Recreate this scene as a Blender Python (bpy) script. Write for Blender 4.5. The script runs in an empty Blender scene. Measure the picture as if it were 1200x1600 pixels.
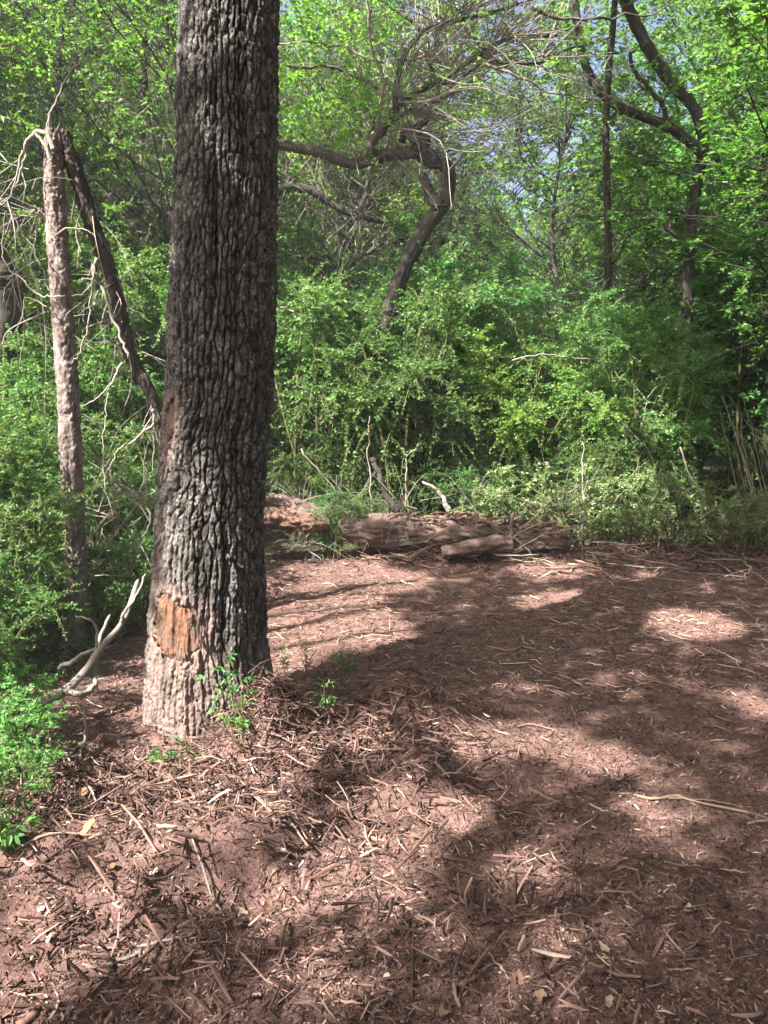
import bpy, math, random
import numpy as np
from mathutils import Vector

PI = math.pi
SC = bpy.context.scene
COL = SC.collection

# ------------------------------------------------------------------ camera
F, CX, CY = 1209.0, 600.0, 800.0            # focal length and centre, in pixels of a 1200 x 1600 frame
CAMZ = 1.55
PITCH = math.atan(150.0 / F)
cam = bpy.data.cameras.new('camera')
cam.sensor_fit = 'VERTICAL'
cam.angle = 2 * math.atan(800.0 / F)
cam.clip_start, cam.clip_end = 0.05, 1500.0
cam_o = bpy.data.objects.new('camera', cam)
COL.objects.link(cam_o)
cam_o.location = (0, 0, CAMZ)
cam_o.rotation_euler = (PI / 2 - PITCH, 0, 0)
SC.camera = cam_o

# ------------------------------------------------------------------ sky, sun, exposure
SUN_AZ = math.radians(48)                   # the sun stands behind the camera's left shoulder
SUN_EL = math.radians(47)
S = np.array([-math.sin(SUN_AZ) * math.cos(SUN_EL), -math.cos(SUN_AZ) * math.cos(SUN_EL), math.sin(SUN_EL)])
world = bpy.data.worlds.new('World')
SC.world = world
world.use_nodes = True
wn = world.node_tree.nodes
bg = wn['Background']
sky = wn.new('ShaderNodeTexSky')
sky.sky_type = 'NISHITA'
sky.sun_disc = False
sky.sun_elevation = SUN_EL
sky.sun_rotation = math.atan2(S[0], S[1])
sky.air_density, sky.dust_density, sky.ozone_density = 0.7, 6.0, 1.0
world.node_tree.links.new(sky.outputs[0], bg.inputs[0])
bg.inputs[1].default_value = 0.064
sun = bpy.data.lights.new('sun', 'SUN')
sun.energy = 5.0
sun.angle = math.radians(0.5)
sun.color = (1.0, 0.955, 0.89)
sun_o = bpy.data.objects.new('sun', sun)
COL.objects.link(sun_o)
sun_o.location = (-20, -20, 30)
sun_o.rotation_euler = Vector(S).to_track_quat('Z', 'Y').to_euler()
SC.view_settings.view_transform = 'Standard'
SC.view_settings.look = 'None'
SC.view_settings.gamma = 1.0
SC.view_settings.use_curve_mapping = False
SC.view_settings.exposure = 2.56
SC.cycles.use_denoising = True
SC.cycles.denoising_prefilter = 'ACCURATE'
SC.cycles.max_bounces = 8
SC.cycles.diffuse_bounces = 4
SC.cycles.transmission_bounces = 4
SC.cycles.glossy_bounces = 2
SC.cycles.sample_clamp_indirect = 4.0

# ------------------------------------------------------------------ numbers
def rng_of(seed):
    return np.random.default_rng(seed)

def _h(ix, iy, seed):
    n = (ix.astype(np.int64) * 374761393 + iy.astype(np.int64) * 668265263 + seed * 1442695041) & 0xFFFFFFFF
    n = ((n ^ (n >> 13)) * 1274126177) & 0xFFFFFFFF
    n = (n ^ (n >> 16)) & 0xFFFFFFFF
    return n.astype(np.float64) / 4294967295.0

def vnoise(x, y, seed=0):
    x = np.asarray(x, float); y = np.asarray(y, float)
    ix = np.floor(x); iy = np.floor(y)
    fx = x - ix; fy = y - iy
    fx = fx * fx * fx * (fx * (fx * 6 - 15) + 10); fy = fy * fy * fy * (fy * (fy * 6 - 15) + 10)
    ix = ix.astype(np.int64); iy = iy.astype(np.int64)
    a = _h(ix, iy, seed); b = _h(ix + 1, iy, seed); c = _h(ix, iy + 1, seed); d = _h(ix + 1, iy + 1, seed)
    return (a + (b - a) * fx) * (1 - fy) + (c + (d - c) * fx) * fy

def fbm(x, y, seed=0, o=4):
    v = 0; a = .5; t = 0
    for k in range(o):
        v = v + a * vnoise(x * 2 ** k + 17.3 * k, y * 2 ** k - 9.1 * k, seed + k); t += a; a *= .5
    return v / t

def sstep(a, b, x):
    t = np.clip((x - a) / (b - a), 0, 1)
    return t * t * (3 - 2 * t)

def unit(v):
    return v / np.maximum(np.linalg.norm(v, axis=-1, keepdims=True), 1e-9)

CP, SP = math.cos(PITCH), math.sin(PITCH)
def P(px, py, Y):
    """World point seen at a pixel of the photograph, at forward distance Y."""
    u = (CY - py) / F
    d = np.array([(px - CX) / F, CP + u * SP, u * CP - SP])
    return np.array([0, 0, CAMZ]) + d * (Y / d[1])

# ------------------------------------------------------------------ ground relief
OAK = np.array([-0.92, 4.02])
def gauss(x, y, cx, cy, rx, ry, rot=0.0):
    c, s = math.cos(rot), math.sin(rot)
    u = ((x - cx) * c + (y - cy) * s) / rx; v = (-(x - cx) * s + (y - cy) * c) / ry
    return np.exp(-(u * u + v * v))

def hmac(x, y):
    x = np.asarray(x, float); y = np.asarray(y, float)
    z = (fbm(x * .35, y * .35, 3, 3) - .5) * .14
    z = z + (fbm(x * 1.6, y * 1.6, 11, 3) - .5) * .075
    g = np.exp(-((x + .8) ** 2 + (y - 3.7) ** 2) / 1.1 ** 2)
    z = z * (1 - g) - .27 * g
    z = z + .05 * np.exp(-((np.hypot(x + .92, y - 4.02) - .36) / .10) ** 2)
    z = z + .33 * gauss(x, y, -.56, 3.54, .26, .22)                 # earth banked against the oak
    z = z + .05 * gauss(x, y, -1.0, 3.05, .8, .4)
    z = z + .22 * gauss(x, y, .06, 3.80, .32, .19, .3)
    # edge of the shelf of torn mulch that ends in a small step
    e = (x + .10) * .62 + (y - 2.98) * -.78 + (fbm(x * 2.2, y * 2.2, 21, 3) - .5) * .42
    shelf = sstep(.07, -.07, e) * sstep(.75, .1, x) * sstep(-2.2, -1.2, x) * sstep(4.6, 3.6, y)
    z = z + .14 * shelf
    bank = gauss(x, y, -.45, 3.2, 1.0, .55)
    z = z + .15 * bank * (fbm(x * 4.2, y * 4.2, 63, 2) - .5) + .05 * gauss(x, y, -.30, 3.25, .22, .14, .5) - .06 * gauss(x, y, -.32, 2.95, .22, .10, .3)
    z = z - .05 * gauss(x, y, -.9, 2.35, .9, .10, .12) + .04 * gauss(x, y, -.9, 2.52, .9, .1, .12)
    z = z + .16 * gauss(x, y, .7, 8.2, .7, .35) + .14 * gauss(x, y, 3.1, 8.1, 1.3, .4)   # rakings before the log
    z = z + .10 * sstep(8.5, 11, y) + .25 * sstep(11, 20, y) + .12 * sstep(-1.8, -3.2, x)
    return z

def hfun(x, y):
    x = np.asarray(x, float); y = np.asarray(y, float)
    near = sstep(11, 6, y) * sstep(-5, -2.5, x) * sstep(9, 5, x)
    z = hmac(x, y)
    rough = .6 + 1.7 * gauss(x, y, -.6, 3.1, 1.2, .7)
    z = z + near * rough * ((fbm(x * 7, y * 7, 31, 3) - .5) * .042 + (fbm(x * 22, y * 22, 41, 2) - .5) * .020)
    return z

def G(px, py):
    """Ground point at a pixel of the photograph."""
    u = (CY - py) / F
    d = np.array([(px - CX) / F, CP + u * SP, u * CP - SP])
    t = -CAMZ / d[2]
    for _ in range(12):
        p = d * t
        t = t + .7 * ((CAMZ - float(hmac(p[0], p[1]))) / -d[2] - t)
    p = d * t
    return np.array([p[0], p[1], float(hfun(p[0], p[1]))])

# ------------------------------------------------------------------ mesh helpers
def make_mesh(name, V, quads=None, tris=None, mat=None, smooth=False, attrs=None):
    V = np.ascontiguousarray(V, dtype=np.float32)
    me = bpy.data.meshes.new(name)
    me.vertices.add(len(V)); me.vertices.foreach_set('co', V.ravel())
    idx = []; tot = []
    if quads is not None and len(quads):
        q = np.asarray(quads, np.int32); idx.append(q.ravel()); tot.append(np.full(len(q), 4, np.int32))
    if tris is not None and len(tris):
        q = np.asarray(tris, np.int32); idx.append(q.ravel()); tot.append(np.full(len(q), 3, np.int32))
    idx = np.concatenate(idx); tot = np.concatenate(tot)
    me.loops.add(len(idx)); me.loops.foreach_set('vertex_index', idx)
    me.polygons.add(len(tot))
    st = np.concatenate([[0], np.cumsum(tot)[:-1]]).astype(np.int32)
    me.polygons.foreach_set('loop_start', st)
    me.polygons.foreach_set('use_smooth', np.full(len(tot), smooth, dtype=bool))
    for k, a in (attrs or {}).items():
        at = me.attributes.new(k, 'FLOAT', 'POINT')
        at.data.foreach_set('value', np.ascontiguousarray(a, dtype=np.float32))
    me.update(calc_edges=True)
    if mat: me.materials.append(mat)
    return me

class Geo:
    """Collects pieces that end up as one mesh."""
    def __init__(self): self.V, self.Q, self.T, self.A, self.n = [], [], [], [], 0
    def add(self, V, Q=None, T=None, a=0.0):
        self.V.append(V)
        if Q is not None and len(Q): self.Q.append(np.asarray(Q) + self.n)
        if T is not None and len(T): self.T.append(np.asarray(T) + self.n)
        self.A.append(np.full(len(V), a) if np.isscalar(a) else np.asarray(a))
        self.n += len(V)
        return self
    def mesh(self, name, mat, smooth=False):
        return make_mesh(name, np.concatenate(self.V), np.concatenate(self.Q) if self.Q else None,
                         np.concatenate(self.T) if self.T else None, mat, smooth, {'tint': np.concatenate(self.A)})

def spline(pts, n):
    """Catmull-Rom through pts, n points out."""
    p = np.asarray(pts, float)
    if len(p) == 2:
        t = np.linspace(0, 1, n)[:, None]
        return p[0] + (p[1] - p[0]) * t
    q = np.vstack([2 * p[0] - p[1], p, 2 * p[-1] - p[-2]])
    seg = len(p) - 1
    u = np.linspace(0, seg - 1e-6, n); i = u.astype(int); t = (u - i)[:, None]
    a, b, c, d = q[i], q[i + 1], q[i + 2], q[i + 3]
    return .5 * (2 * b + (c - a) * t + (2 * a - 5 * b + 4 * c - d) * t ** 2 + (3 * b - a - 3 * c + d) * t ** 3)

def tube(path, radii, sides=6, rough=0.0, seed=0, fr=9.0, caps=True, flat=1.0, ridge=0.0, rk=9, rl=3.0):
    path = np.asarray(path, float); n = len(path)
    r = np.broadcast_to(np.asarray(radii, float), (n,)) if np.ndim(radii) else np.full(n, radii)
    T = unit(np.gradient(path, axis=0))
    U = np.zeros((n, 3)); a = np.array([0, 0, 1.0]) if abs(T[0][2]) < .9 else np.array([1.0, 0, 0])
    u = a - T[0] * a.dot(T[0]); u /= np.linalg.norm(u)
    for i in range(n):
        u = u - T[i] * u.dot(T[i]); u /= max(np.linalg.norm(u), 1e-9); U[i] = u
    W = np.cross(T, U)
    ang = np.arange(sides) / sides * 2 * PI
    ca, sa = -np.cos(ang), -np.sin(ang)
    rr = r[:, None] * np.ones(sides)
    if rough > 0:
        ln = np.concatenate([[0], np.cumsum(np.linalg.norm(np.diff(path, axis=0), axis=1))])
        A, Lg = np.meshgrid(ang, ln)
        k = (fbm(np.cos(A) * 1.6 + 7 + Lg * .4, np.sin(A) * 1.6 + Lg * fr, seed, 3) - .5)
        k2 = (vnoise(np.cos(A) * 5 + 20, np.sin(A) * 5 + Lg * fr * 3, seed + 5) - .5)
        rr = rr * (1 + rough * (2 * k + .7 * k2))
    if ridge > 0:
        ln = np.concatenate([[0], np.cumsum(np.linalg.norm(np.diff(path, axis=0), axis=1))])
        A, Lg = np.meshgrid(ang, ln)
        fade = sstep(0, .4, A) * sstep(2 * PI, 2 * PI - .4, A)
        u_ = A / (2 * PI) * rk + .5 * (fbm(A * 2, Lg * rl * 3, seed + 31, 2) - .5) * 2
        rg1 = np.abs(vnoise(u_, Lg * rl, seed + 21) - .5) * 2
        rg2 = np.abs(vnoise(u_ * 2.3 + 9, Lg * rl * 3.1, seed + 22) - .5) * 2
        rr = rr * (1 - ridge * fade * (1.0 * sstep(.45, .0, rg1) + .5 * sstep(.35, .0, rg2)) + ridge * .6 * fade * (vnoise(u_ * 4, Lg * rl * 14, seed + 23) - .5))
    V = path[:, None, :] + rr[..., None] * (ca[None, :, None] * U[:, None, :] + flat * sa[None, :, None] * W[:, None, :])
    V = V.reshape(-1, 3)
    i = np.arange(n - 1)[:, None] * sides; j = np.arange(sides)[None, :]; k = (np.arange(sides) + 1) % sides
    Q = np.stack([i + j, i + k[None, :], i + sides + k[None, :], i + sides + j], -1).reshape(-1, 4)
    Tr = None
    if caps:
        V = np.vstack([V, path[0], path[-1]])
        c0, c1 = n * sides, n * sides + 1
        Tr = np.concatenate([np.stack([np.full(sides, c0), k, np.arange(sides)], -1),
                             np.stack([np.full(sides, c1), (n - 1) * sides + np.arange(sides), (n - 1) * sides + k], -1)])
    return V, Q, Tr

def leaves(geo, pos, ldir, nrm, ln, wd, tint, fine=True):
    n = len(pos)
    if n == 0: return
    ldir = unit(ldir); nrm = unit(nrm - ldir * np.sum(nrm * ldir, -1, keepdims=True)); sd = np.cross(nrm, ldir)
    L = np.asarray(ln)[:, None]; W = np.asarray(wd)[:, None]
    if fine:
        pts = [pos, pos + ldir * L * .30 + sd * W * .46 + nrm * W * .13, pos + ldir * L * .70 + sd * W * .36 + nrm * W * .08,
               pos + ldir * L - nrm * L * .10, pos + ldir * L * .70 - sd * W * .36 + nrm * W * .08, pos + ldir * L * .30 - sd * W * .46 + nrm * W * .13]
        V = np.stack(pts, 1).reshape(-1, 3)
        b = np.arange(n)[:, None] * 6
        Q = np.concatenate([b + np.array([0, 3, 2, 1]), b + np.array([0, 5, 4, 3])])
        geo.add(V, Q, None, np.repeat(tint, 6))
    else:
        pts = [pos, pos + ldir * L * .45 + sd * W * .5 + nrm * W * .12, pos + ldir * L - nrm * L * .08, pos + ldir * L * .45 - sd * W * .5 + nrm * W * .12]
        V = np.stack(pts, 1).reshape(-1, 3)
        b = np.arange(n)[:, None] * 4
        T = np.concatenate([b + np.array([0, 2, 1]), b + np.array([0, 3, 2])])
        geo.add(V, None, T, np.repeat(tint, 4))

def spray(rng, P0, D, L, K, leaf, wfrac=.5, droop=.25, up=.5, tint0=None, tvar=.25, scat=.6):
    """Leaf positions along M twigs, K to a twig, set left and right of it."""
    M = len(P0); D = unit(D)
    t = (np.arange(K)[None, :] + .3 + .6 * rng.random((M, K))) / K
    pos = P0[:, None, :] + D[:, None, :] * (L[:, None] * t)[..., None]
    pos[..., 2] -= droop * L[:, None] * t * t
    upv = np.array([0, 0, 1.0]) + rng.normal(0, .25, (M, 3))
    side = unit(np.cross(D, upv))
    sg = np.where(np.arange(K) % 2 == 0, 1.0, -1.0)[None, :, None]
    ld = D[:, None, :] * .55 + side[:, None, :] * sg + rng.normal(0, scat, (M, K, 3))
    ld[..., 2] -= .15
    nr = np.array([-.15, -.25, up]) + rng.normal(0, .75, (M, K, 3))
    sz = leaf * (.6 + .6 * rng.random((M, K)))
    ti = (tint0 if tint0 is not None else np.full(M, .5))[:, None] + rng.normal(0, tvar, (M, K))
    return (pos.reshape(-1, 3), ld.reshape(-1, 3), nr.reshape(-1, 3), sz.ravel(), (sz * wfrac).ravel(), np.clip(ti, 0, 1).ravel())

def obj(name, me, parent=None, loc=None, kind=None, label=None):
    o = bpy.data.objects.new(name, me)
    COL.objects.link(o)
    if parent is not None: o.parent = parent
    if loc is not None: o.location = tuple(loc)
    if kind: o['kind'] = kind
    if label: o['label'] = label
    return o

def tag(o, label, cat, group=None):
    o['label'] = label; o['category'] = cat
    if group: o['group'] = group
    return o

def thing(name, label, cat, loc=(0, 0, 0), group=None, rot=0.0, scale=1.0):
    o = obj(name, None, None, loc)
    o.empty_display_size = .2
    o.rotation_euler = (0, 0, rot)
    o.scale = (scale,) * 3 if np.isscalar(scale) else tuple(scale)
    return tag(o, label, cat, group)

# ------------------------------------------------------------------ materials
class Mat:
    def __init__(self, name):
        self.m = bpy.data.materials.new(name); self.m.use_nodes = True
        self.t = self.m.node_tree; self.n = self.t.nodes; self.b = self.n['Principled BSDF']; self.out = self.n['Material Output']
    def new(self, typ, **kw):
        nd = self.n.new(typ)
        for k, v in kw.items(): setattr(nd, k, v)
        return nd
    def link(self, a, b): self.t.links.new(a, b)
    def attr(self, name): return self.new('ShaderNodeAttribute', attribute_name=name).outputs['Fac']
    def coords(self, scale=(1, 1, 1)):
        c = self.new('ShaderNodeTexCoord'); mp = self.new('ShaderNodeMapping'); mp.inputs['Scale'].default_value = scale
        self.link(c.outputs['Object'], mp.inputs['Vector']); return mp.outputs[0]
    def noise(self, vec, scale, detail=4, rough=.6, dist=0.0):
        nd = self.new('ShaderNodeTexNoise'); nd.inputs['Scale'].default_value = scale; nd.inputs['Detail'].default_value = detail
        nd.inputs['Roughness'].default_value = rough; nd.inputs['Distortion'].default_value = dist
        self.link(vec, nd.inputs['Vector']); return nd.outputs['Fac']
    def ramp(self, fac, stops):
        nd = self.new('ShaderNodeValToRGB'); r = nd.color_ramp
        while len(r.elements) < len(stops): r.elements.new(.5)
        for e, (p, c) in zip(r.elements, stops):
            e.position = p; e.color = (*c, 1) if len(c) == 3 else c
        self.link(fac, nd.inputs[0]); return nd.outputs[0]
    def mix(self, fac, a, b, blend='MIX'):
        nd = self.new('ShaderNodeMix', data_type='RGBA', blend_type=blend)
        for s, v in ((nd.inputs[0], fac), (nd.inputs[6], a), (nd.inputs[7], b)):
            if hasattr(v, 'is_output'): self.link(v, s)
            elif isinstance(v, tuple): s.default_value = (*v, 1)
            else: s.default_value = v
        return nd.outputs[2]
    def math(self, op, a, b=None):
        nd = self.new('ShaderNodeMath', operation=op)
        for s, v in ((nd.inputs[0], a), (nd.inputs[1], b)):
            if v is None: continue
            if hasattr(v, 'is_output'): self.link(v, s)
            else: s.default_value = v
        return nd.outputs[0]
    def bump(self, h, strength=.5, dist=.01):
        nd = self.new('ShaderNodeBump'); nd.inputs['Strength'].default_value = strength; nd.inputs['Distance'].default_value = dist
        self.link(h, nd.inputs['Height']); self.link(nd.outputs[0], self.b.inputs['Normal'])
    def color(self, c):
        if hasattr(c, 'is_output'): self.link(c, self.b.inputs['Base Color'])
        else: self.b.inputs['Base Color'].default_value = (*c, 1)
    def rough(self, r, spec=.3):
        self.b.inputs['Roughness'].default_value = r; self.b.inputs['Specular IOR Level'].default_value = spec

def leaf_mat(name, stops, trans=.45, rough=.5, spec=.35):
    m = Mat(name)
    c = m.ramp(m.attr('tint'), stops)
    oi = m.new('ShaderNodeObjectInfo')
    hsv = m.new('ShaderNodeHueSaturation')
    m.link(c, hsv.inputs['Color'])
    hh = m.math('MULTIPLY_ADD', oi.outputs['Random'], .05); 
    hh.node.inputs[2].default_value = .470
    m.link(hh, hsv.inputs['Hue'])
    vv = m.math('MULTIPLY_ADD', oi.outputs['Random'], .55); vv.node.inputs[2].default_value = .80
    m.link(vv, hsv.inputs['Value'])
    c = hsv.outputs[0]
    m.color(c); m.rough(rough, spec)
    tr = m.new('ShaderNodeBsdfTranslucent')
    tc = m.mix(1.0, c, (1.40, 1.75, .80), 'MULTIPLY')
    m.link(tc, tr.inputs['Color'])
    mx = m.new('ShaderNodeMixShader'); mx.inputs[0].default_value = trans
    m.link(m.b.outputs[0], mx.inputs[1]); m.link(tr.outputs[0], mx.inputs[2]); m.link(mx.outputs[0], m.out.inputs[0])
    return m.m

M = {}
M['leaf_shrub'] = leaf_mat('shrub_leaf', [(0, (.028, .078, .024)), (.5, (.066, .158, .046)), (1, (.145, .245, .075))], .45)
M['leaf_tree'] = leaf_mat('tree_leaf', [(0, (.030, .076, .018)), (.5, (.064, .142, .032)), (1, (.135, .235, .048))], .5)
M['leaf_yellow'] = leaf_mat('young_leaf', [(0, (.06, .12, .018)), (.5, (.100, .19, .034)), (1, (.185, .27, .055))], .5)
M['leaf_bush'] = leaf_mat('thicket_leaf', [(0, (.040, .098, .020)), (.5, (.092, .178, .034)), (1, (.19, .27, .060))], .48)
M['leaf_cedar'] = leaf_mat('cedar_leaf', [(0, (.026, .052, .026)), (.5, (.050, .086, .040)), (1, (.09, .125, .06))], .3)
M['leaf_pale'] = leaf_mat('pale_leaf', [(0, (.06, .11, .035)), (.5, (.13, .18, .07)), (1, (.23, .28, .14))], .35)

def bark_mat(name, stops, sc=14, stretch=(1, 1, .25), bs=.6, moss=None):
    m = Mat(name)
    v = m.coords(stretch)
    n1 = m.noise(v, sc, 6, .65, .4); n2 = m.noise(v, sc * 5, 4, .6)
    h = m.math('ADD', m.math('MULTIPLY', n1, .65), m.math('MULTIPLY', n2, .35))
    c = m.ramp(h, stops)
    if moss:
        n3 = m.noise(m.coords(), 3.0, 4, .6)
        c = m.mix(m.ramp(n3, [(.5, (0, 0, 0)), (.68, (1, 1, 1))]), c, moss)
    m.color(c); m.rough(.9, .15); m.bump(h, bs, .02)
    return m.m

M['bark_grey'] = bark_mat('grey_bark', [(.25, (.075, .062, .052)), (.5, (.16, .135, .115)), (.75, (.29, .25, .22))])
M['bark_pink'] = bark_mat('pinkish_bark', [(.32, (.055, .040, .035)), (.48, (.140, .106, .096)), (.66, (.30, .245, .225))], 16, (1, 1, .6), 1.0)
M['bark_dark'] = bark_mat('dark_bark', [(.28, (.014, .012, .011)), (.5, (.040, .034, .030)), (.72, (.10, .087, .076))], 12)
M['bark_brown'] = bark_mat('brown_bark', [(.28, (.024, .019, .016)), (.5, (.066, .054, .047)), (.72, (.17, .145, .13))], 14, (1, 1, .4), 1.0)
M['bark_log'] = bark_mat('rotten_log_bark', [(.30, (.045, .032, .028)), (.48, (.105, .070, .059)), (.70, (.22, .160, .140))], 14, (.6, 1, 1), 1.0)
M['twig_pale'] = bark_mat('pale_twig', [(.25, (.15, .13, .11)), (.6, (.28, .245, .205)), (.85, (.42, .38, .32))], 30)
M['twig_grey'] = bark_mat('grey_twig', [(.25, (.10, .088, .076)), (.6, (.20, .175, .15)), (.85, (.31, .28, .24))], 30)
M['twig_mid'] = bark_mat('mid_twig', [(.25, (.14, .124, .108)), (.6, (.26, .232, .20)), (.85, (.38, .345, .30))], 30)
M['twig_green'] = bark_mat('green_stem', [(.25, (.05, .055, .02)), (.6, (.12, .11, .05)), (.85, (.2, .17, .09))], 30)
M['wood_rust'] = bark_mat('rusty_wood', [(.30, (.04, .024, .019)), (.5, (.12, .070, .052)), (.72, (.26, .175, .135))], 12, (.35, 1, 1), .9)

def oak_mat():
    m = Mat('oak_bark')
    v = m.coords()
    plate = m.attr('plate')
    big = m.noise(v, 3.2, 4, .6); fine = m.noise(v, 60, 5, .7); mid = m.noise(v, 14, 4, .6)
    top = m.ramp(m.math('ADD', m.math('MULTIPLY', fine, .6), m.math('MULTIPLY', mid, .4)),
                 [(.36, (.030, .027, .025)), (.48, (.075, .068, .062)), (.57, (.165, .152, .141)), (.67, (.46, .435, .405))])
    lich = m.mix(m.ramp(big, [(.52, (0, 0, 0)), (.68, (.4, .4, .4))]), top, (.19, .18, .165))
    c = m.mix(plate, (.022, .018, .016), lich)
    c = m.mix(m.attr('red'), c, m.mix(fine, (.06, .038, .031), (.33, .235, .205)))
    m.color(c); m.rough(.92, .12)
    m.bump(m.math('ADD', fine, m.math('MULTIPLY', mid, .5)), .9, .010)
    return m.m
M['oak'] = oak_mat()

def wound_mat():
    m = Mat('exposed_orange_wood')
    v = m.coords((1, 1, 1)); w = m.coords((1, 1, .6))
    a = m.noise(v, 13, 6, .72, 1.2); b = m.noise(w, 50, 5, .7)
    c = m.ramp(m.math('ADD', m.math('MULTIPLY', a, .7), m.math('MULTIPLY', b, .3)),
               [(.36, (.028, .018, .013)), (.45, (.095, .056, .037)), (.53, (.165, .084, .052)), (.60, (.235, .100, .056)), (.71, (.275, .175, .115))])
    gr = m.noise(m.coords((1, 1, .8)), 9, 4, .6)
    c = m.mix(m.ramp(gr, [(.48, (0, 0, 0)), (.60, (.8, .8, .8))]), c, (.115, .092, .075))          # weathered grey-brown heart of the scar
    m.color(c); m.rough(.85, .15); m.bump(m.math('ADD', a, b), .9, .015)
    return m.m
M['wound'] = wound_mat()

def ground_mat():
    m = Mat('mulch_and_soil')
    v = m.coords()
    a = m.noise(v, 1.3, 4, .6); b = m.noise(v, 16, 6, .7, .6); c = m.noise(v, 150, 5, .8); d = m.noise(m.coords((1, .35, 1)), 45, 4, .65, 1.5)
    h = m.math('ADD', m.math('MULTIPLY', b, .5), m.math('ADD', m.math('MULTIPLY', c, .25), m.math('MULTIPLY', d, .25)))
    mul = m.ramp(h, [(.32, (.034, .020, .0165)), (.46, (.102, .058, .050)), (.57, (.215, .130, .111)), (.72, (.44, .305, .255))])
    mul = m.mix(m.math('MULTIPLY', a, .5), mul, m.mix(m.noise(v, .8, 3, .6), (.050, .029, .0245), (.18, .104, .086)))
    sp = m.noise(m.coords((1, .6, 1)), 230, 3, .6, .8)
    mul = m.mix(m.ramp(sp, [(.60, (0, 0, 0)), (.70, (.75, .75, .75))]), mul, (.34, .24, .19))
    mul = m.mix(m.ramp(sp, [(.30, (.85, .85, .85)), (.42, (0, 0, 0))]), mul, (.030, .018, .015))
    flo = m.ramp(h, [(.3, (.030, .022, .015)), (.55, (.075, .055, .035)), (.75, (.16, .12, .08))])
    m.color(m.mix(m.attr('mulch'), flo, mul)); m.rough(.95, .1); m.bump(h, 1.0, .03)
    return m.m
M['ground'] = ground_mat()

def chip_mat(name, stops):
    m = Mat(name)
    n = m.noise(m.coords((1, 1, 1)), 70, 4, .65)
    c = m.ramp(m.attr('tint'), stops)
    c = m.mix(m.math('MULTIPLY', n, .9), c, m.mix(1.0, c, (.45, .40, .38), 'MULTIPLY'))
    m.color(c); m.rough(.88, .2); m.bump(n, .4, .004)
    return m.m
M['chips'] = chip_mat('shredded_wood', [(0, (.030, .0185, .0155)), (.35, (.102, .059, .049)), (.62, (.215, .131, .107)), (.84, (.37, .255, .205)), (1, (.58, .48, .39))])
M['chip_pale'] = chip_mat('pale_wood', [(0, (.20, .135, .10)), (.5, (.31, .225, .17)), (1, (.50, .40, .31))])
M['chip_red'] = chip_mat('reddish_wood', [(0, (.13, .065, .05)), (.5, (.25, .145, .115)), (1, (.36, .235, .19))])
M['dry_leaf'] = chip_mat('dry_leaf', [(0, (.17, .10, .065)), (.5, (.29, .20, .14)), (1, (.48, .40, .31))])
M['leaf_orange'] = chip_mat('orange_leaf', [(0, (.42, .19, .085)), (1, (.50, .25, .12))])
M['white_fungus'] = chip_mat('white_flake', [(0, (.6, .58, .53)), (1, (.72, .70, .66))])

# ------------------------------------------------------------------ ground sheet
def axis(lo, hi, step, far, grow=1.16):
    a = list(np.arange(lo, hi + 1e-6, step))
    s = step
    while a[-1] < far[1]: s *= grow; a.append(a[-1] + s)
    s = step
    while a[0] > far[0]: s *= grow; a.insert(0, a[0] - s)
    return np.array(a)
gx = axis(-2.6, 3.2, .026, (-600, 600)); gy = axis(1.5, 6.0, .024, (-600, 900), 1.05)
GX, GY = np.meshgrid(gx, gy)
def mulch_mask(x, y):
    w = (fbm(x * .9, y * .9, 77, 3) - .5) * 1.2
    back = sstep(9.3, 8.5, y + w * .6)
    left = sstep(-2.05, -1.45, x + w * .5 + (y - 3) * .05)
    return back * left
ni, nj = GX.shape
V = np.stack([GX, GY, hfun(GX, GY)], -1).reshape(-1, 3)
ii = np.arange(ni - 1)[:, None] * nj; jj = np.arange(nj - 1)[None, :]
Q = np.stack([ii + jj, ii + jj + 1, ii + nj + jj + 1, ii + nj + jj], -1).reshape(-1, 4)
obj('ground', make_mesh('ground', V, Q, None, M['ground'], True, {'mulch': mulch_mask(GX, GY).ravel()}), kind='structure')

# ------------------------------------------------------------------ the oak
#   pixel row, centre column, width of the stem as photographed
OAKT = [(1215, 334, 204), (1160, 335, 200), (1115, 332, 196), (1000, 325, 186), (900, 326, 176), (800, 329, 167), (700, 336, 167), (600, 344, 168),
        (500, 347, 169), (400, 350, 166), (300, 353, 162), (200, 355, 159), (100, 357, 158), (0, 359, 156)]
oz, oxc, orad = [], [], []
for py, cx_, w_ in OAKT:
    p = P(cx_, py, OAK[1])
    depth = p[1] * CP + (CAMZ - p[2]) * SP
    oz.append(p[2]); oxc.append(p[0]); orad.append(.5 * w_ / F * depth * .985)
oz += [6.0, 9.5]; oxc += [oxc[-1] + .06, oxc[-1] + .25]; orad += [.235, .12]
oz, oxc, orad = map(np.array, (oz, oxc, orad))
def oak_c(z): return np.interp(z, oz, oxc)
def oak_r(z): return np.interp(z, oz, orad)
TH0 = math.atan2(-OAK[0], OAK[1])            # the side of the trunk that faces the camera
CIRC = 2 * PI * .29

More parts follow.
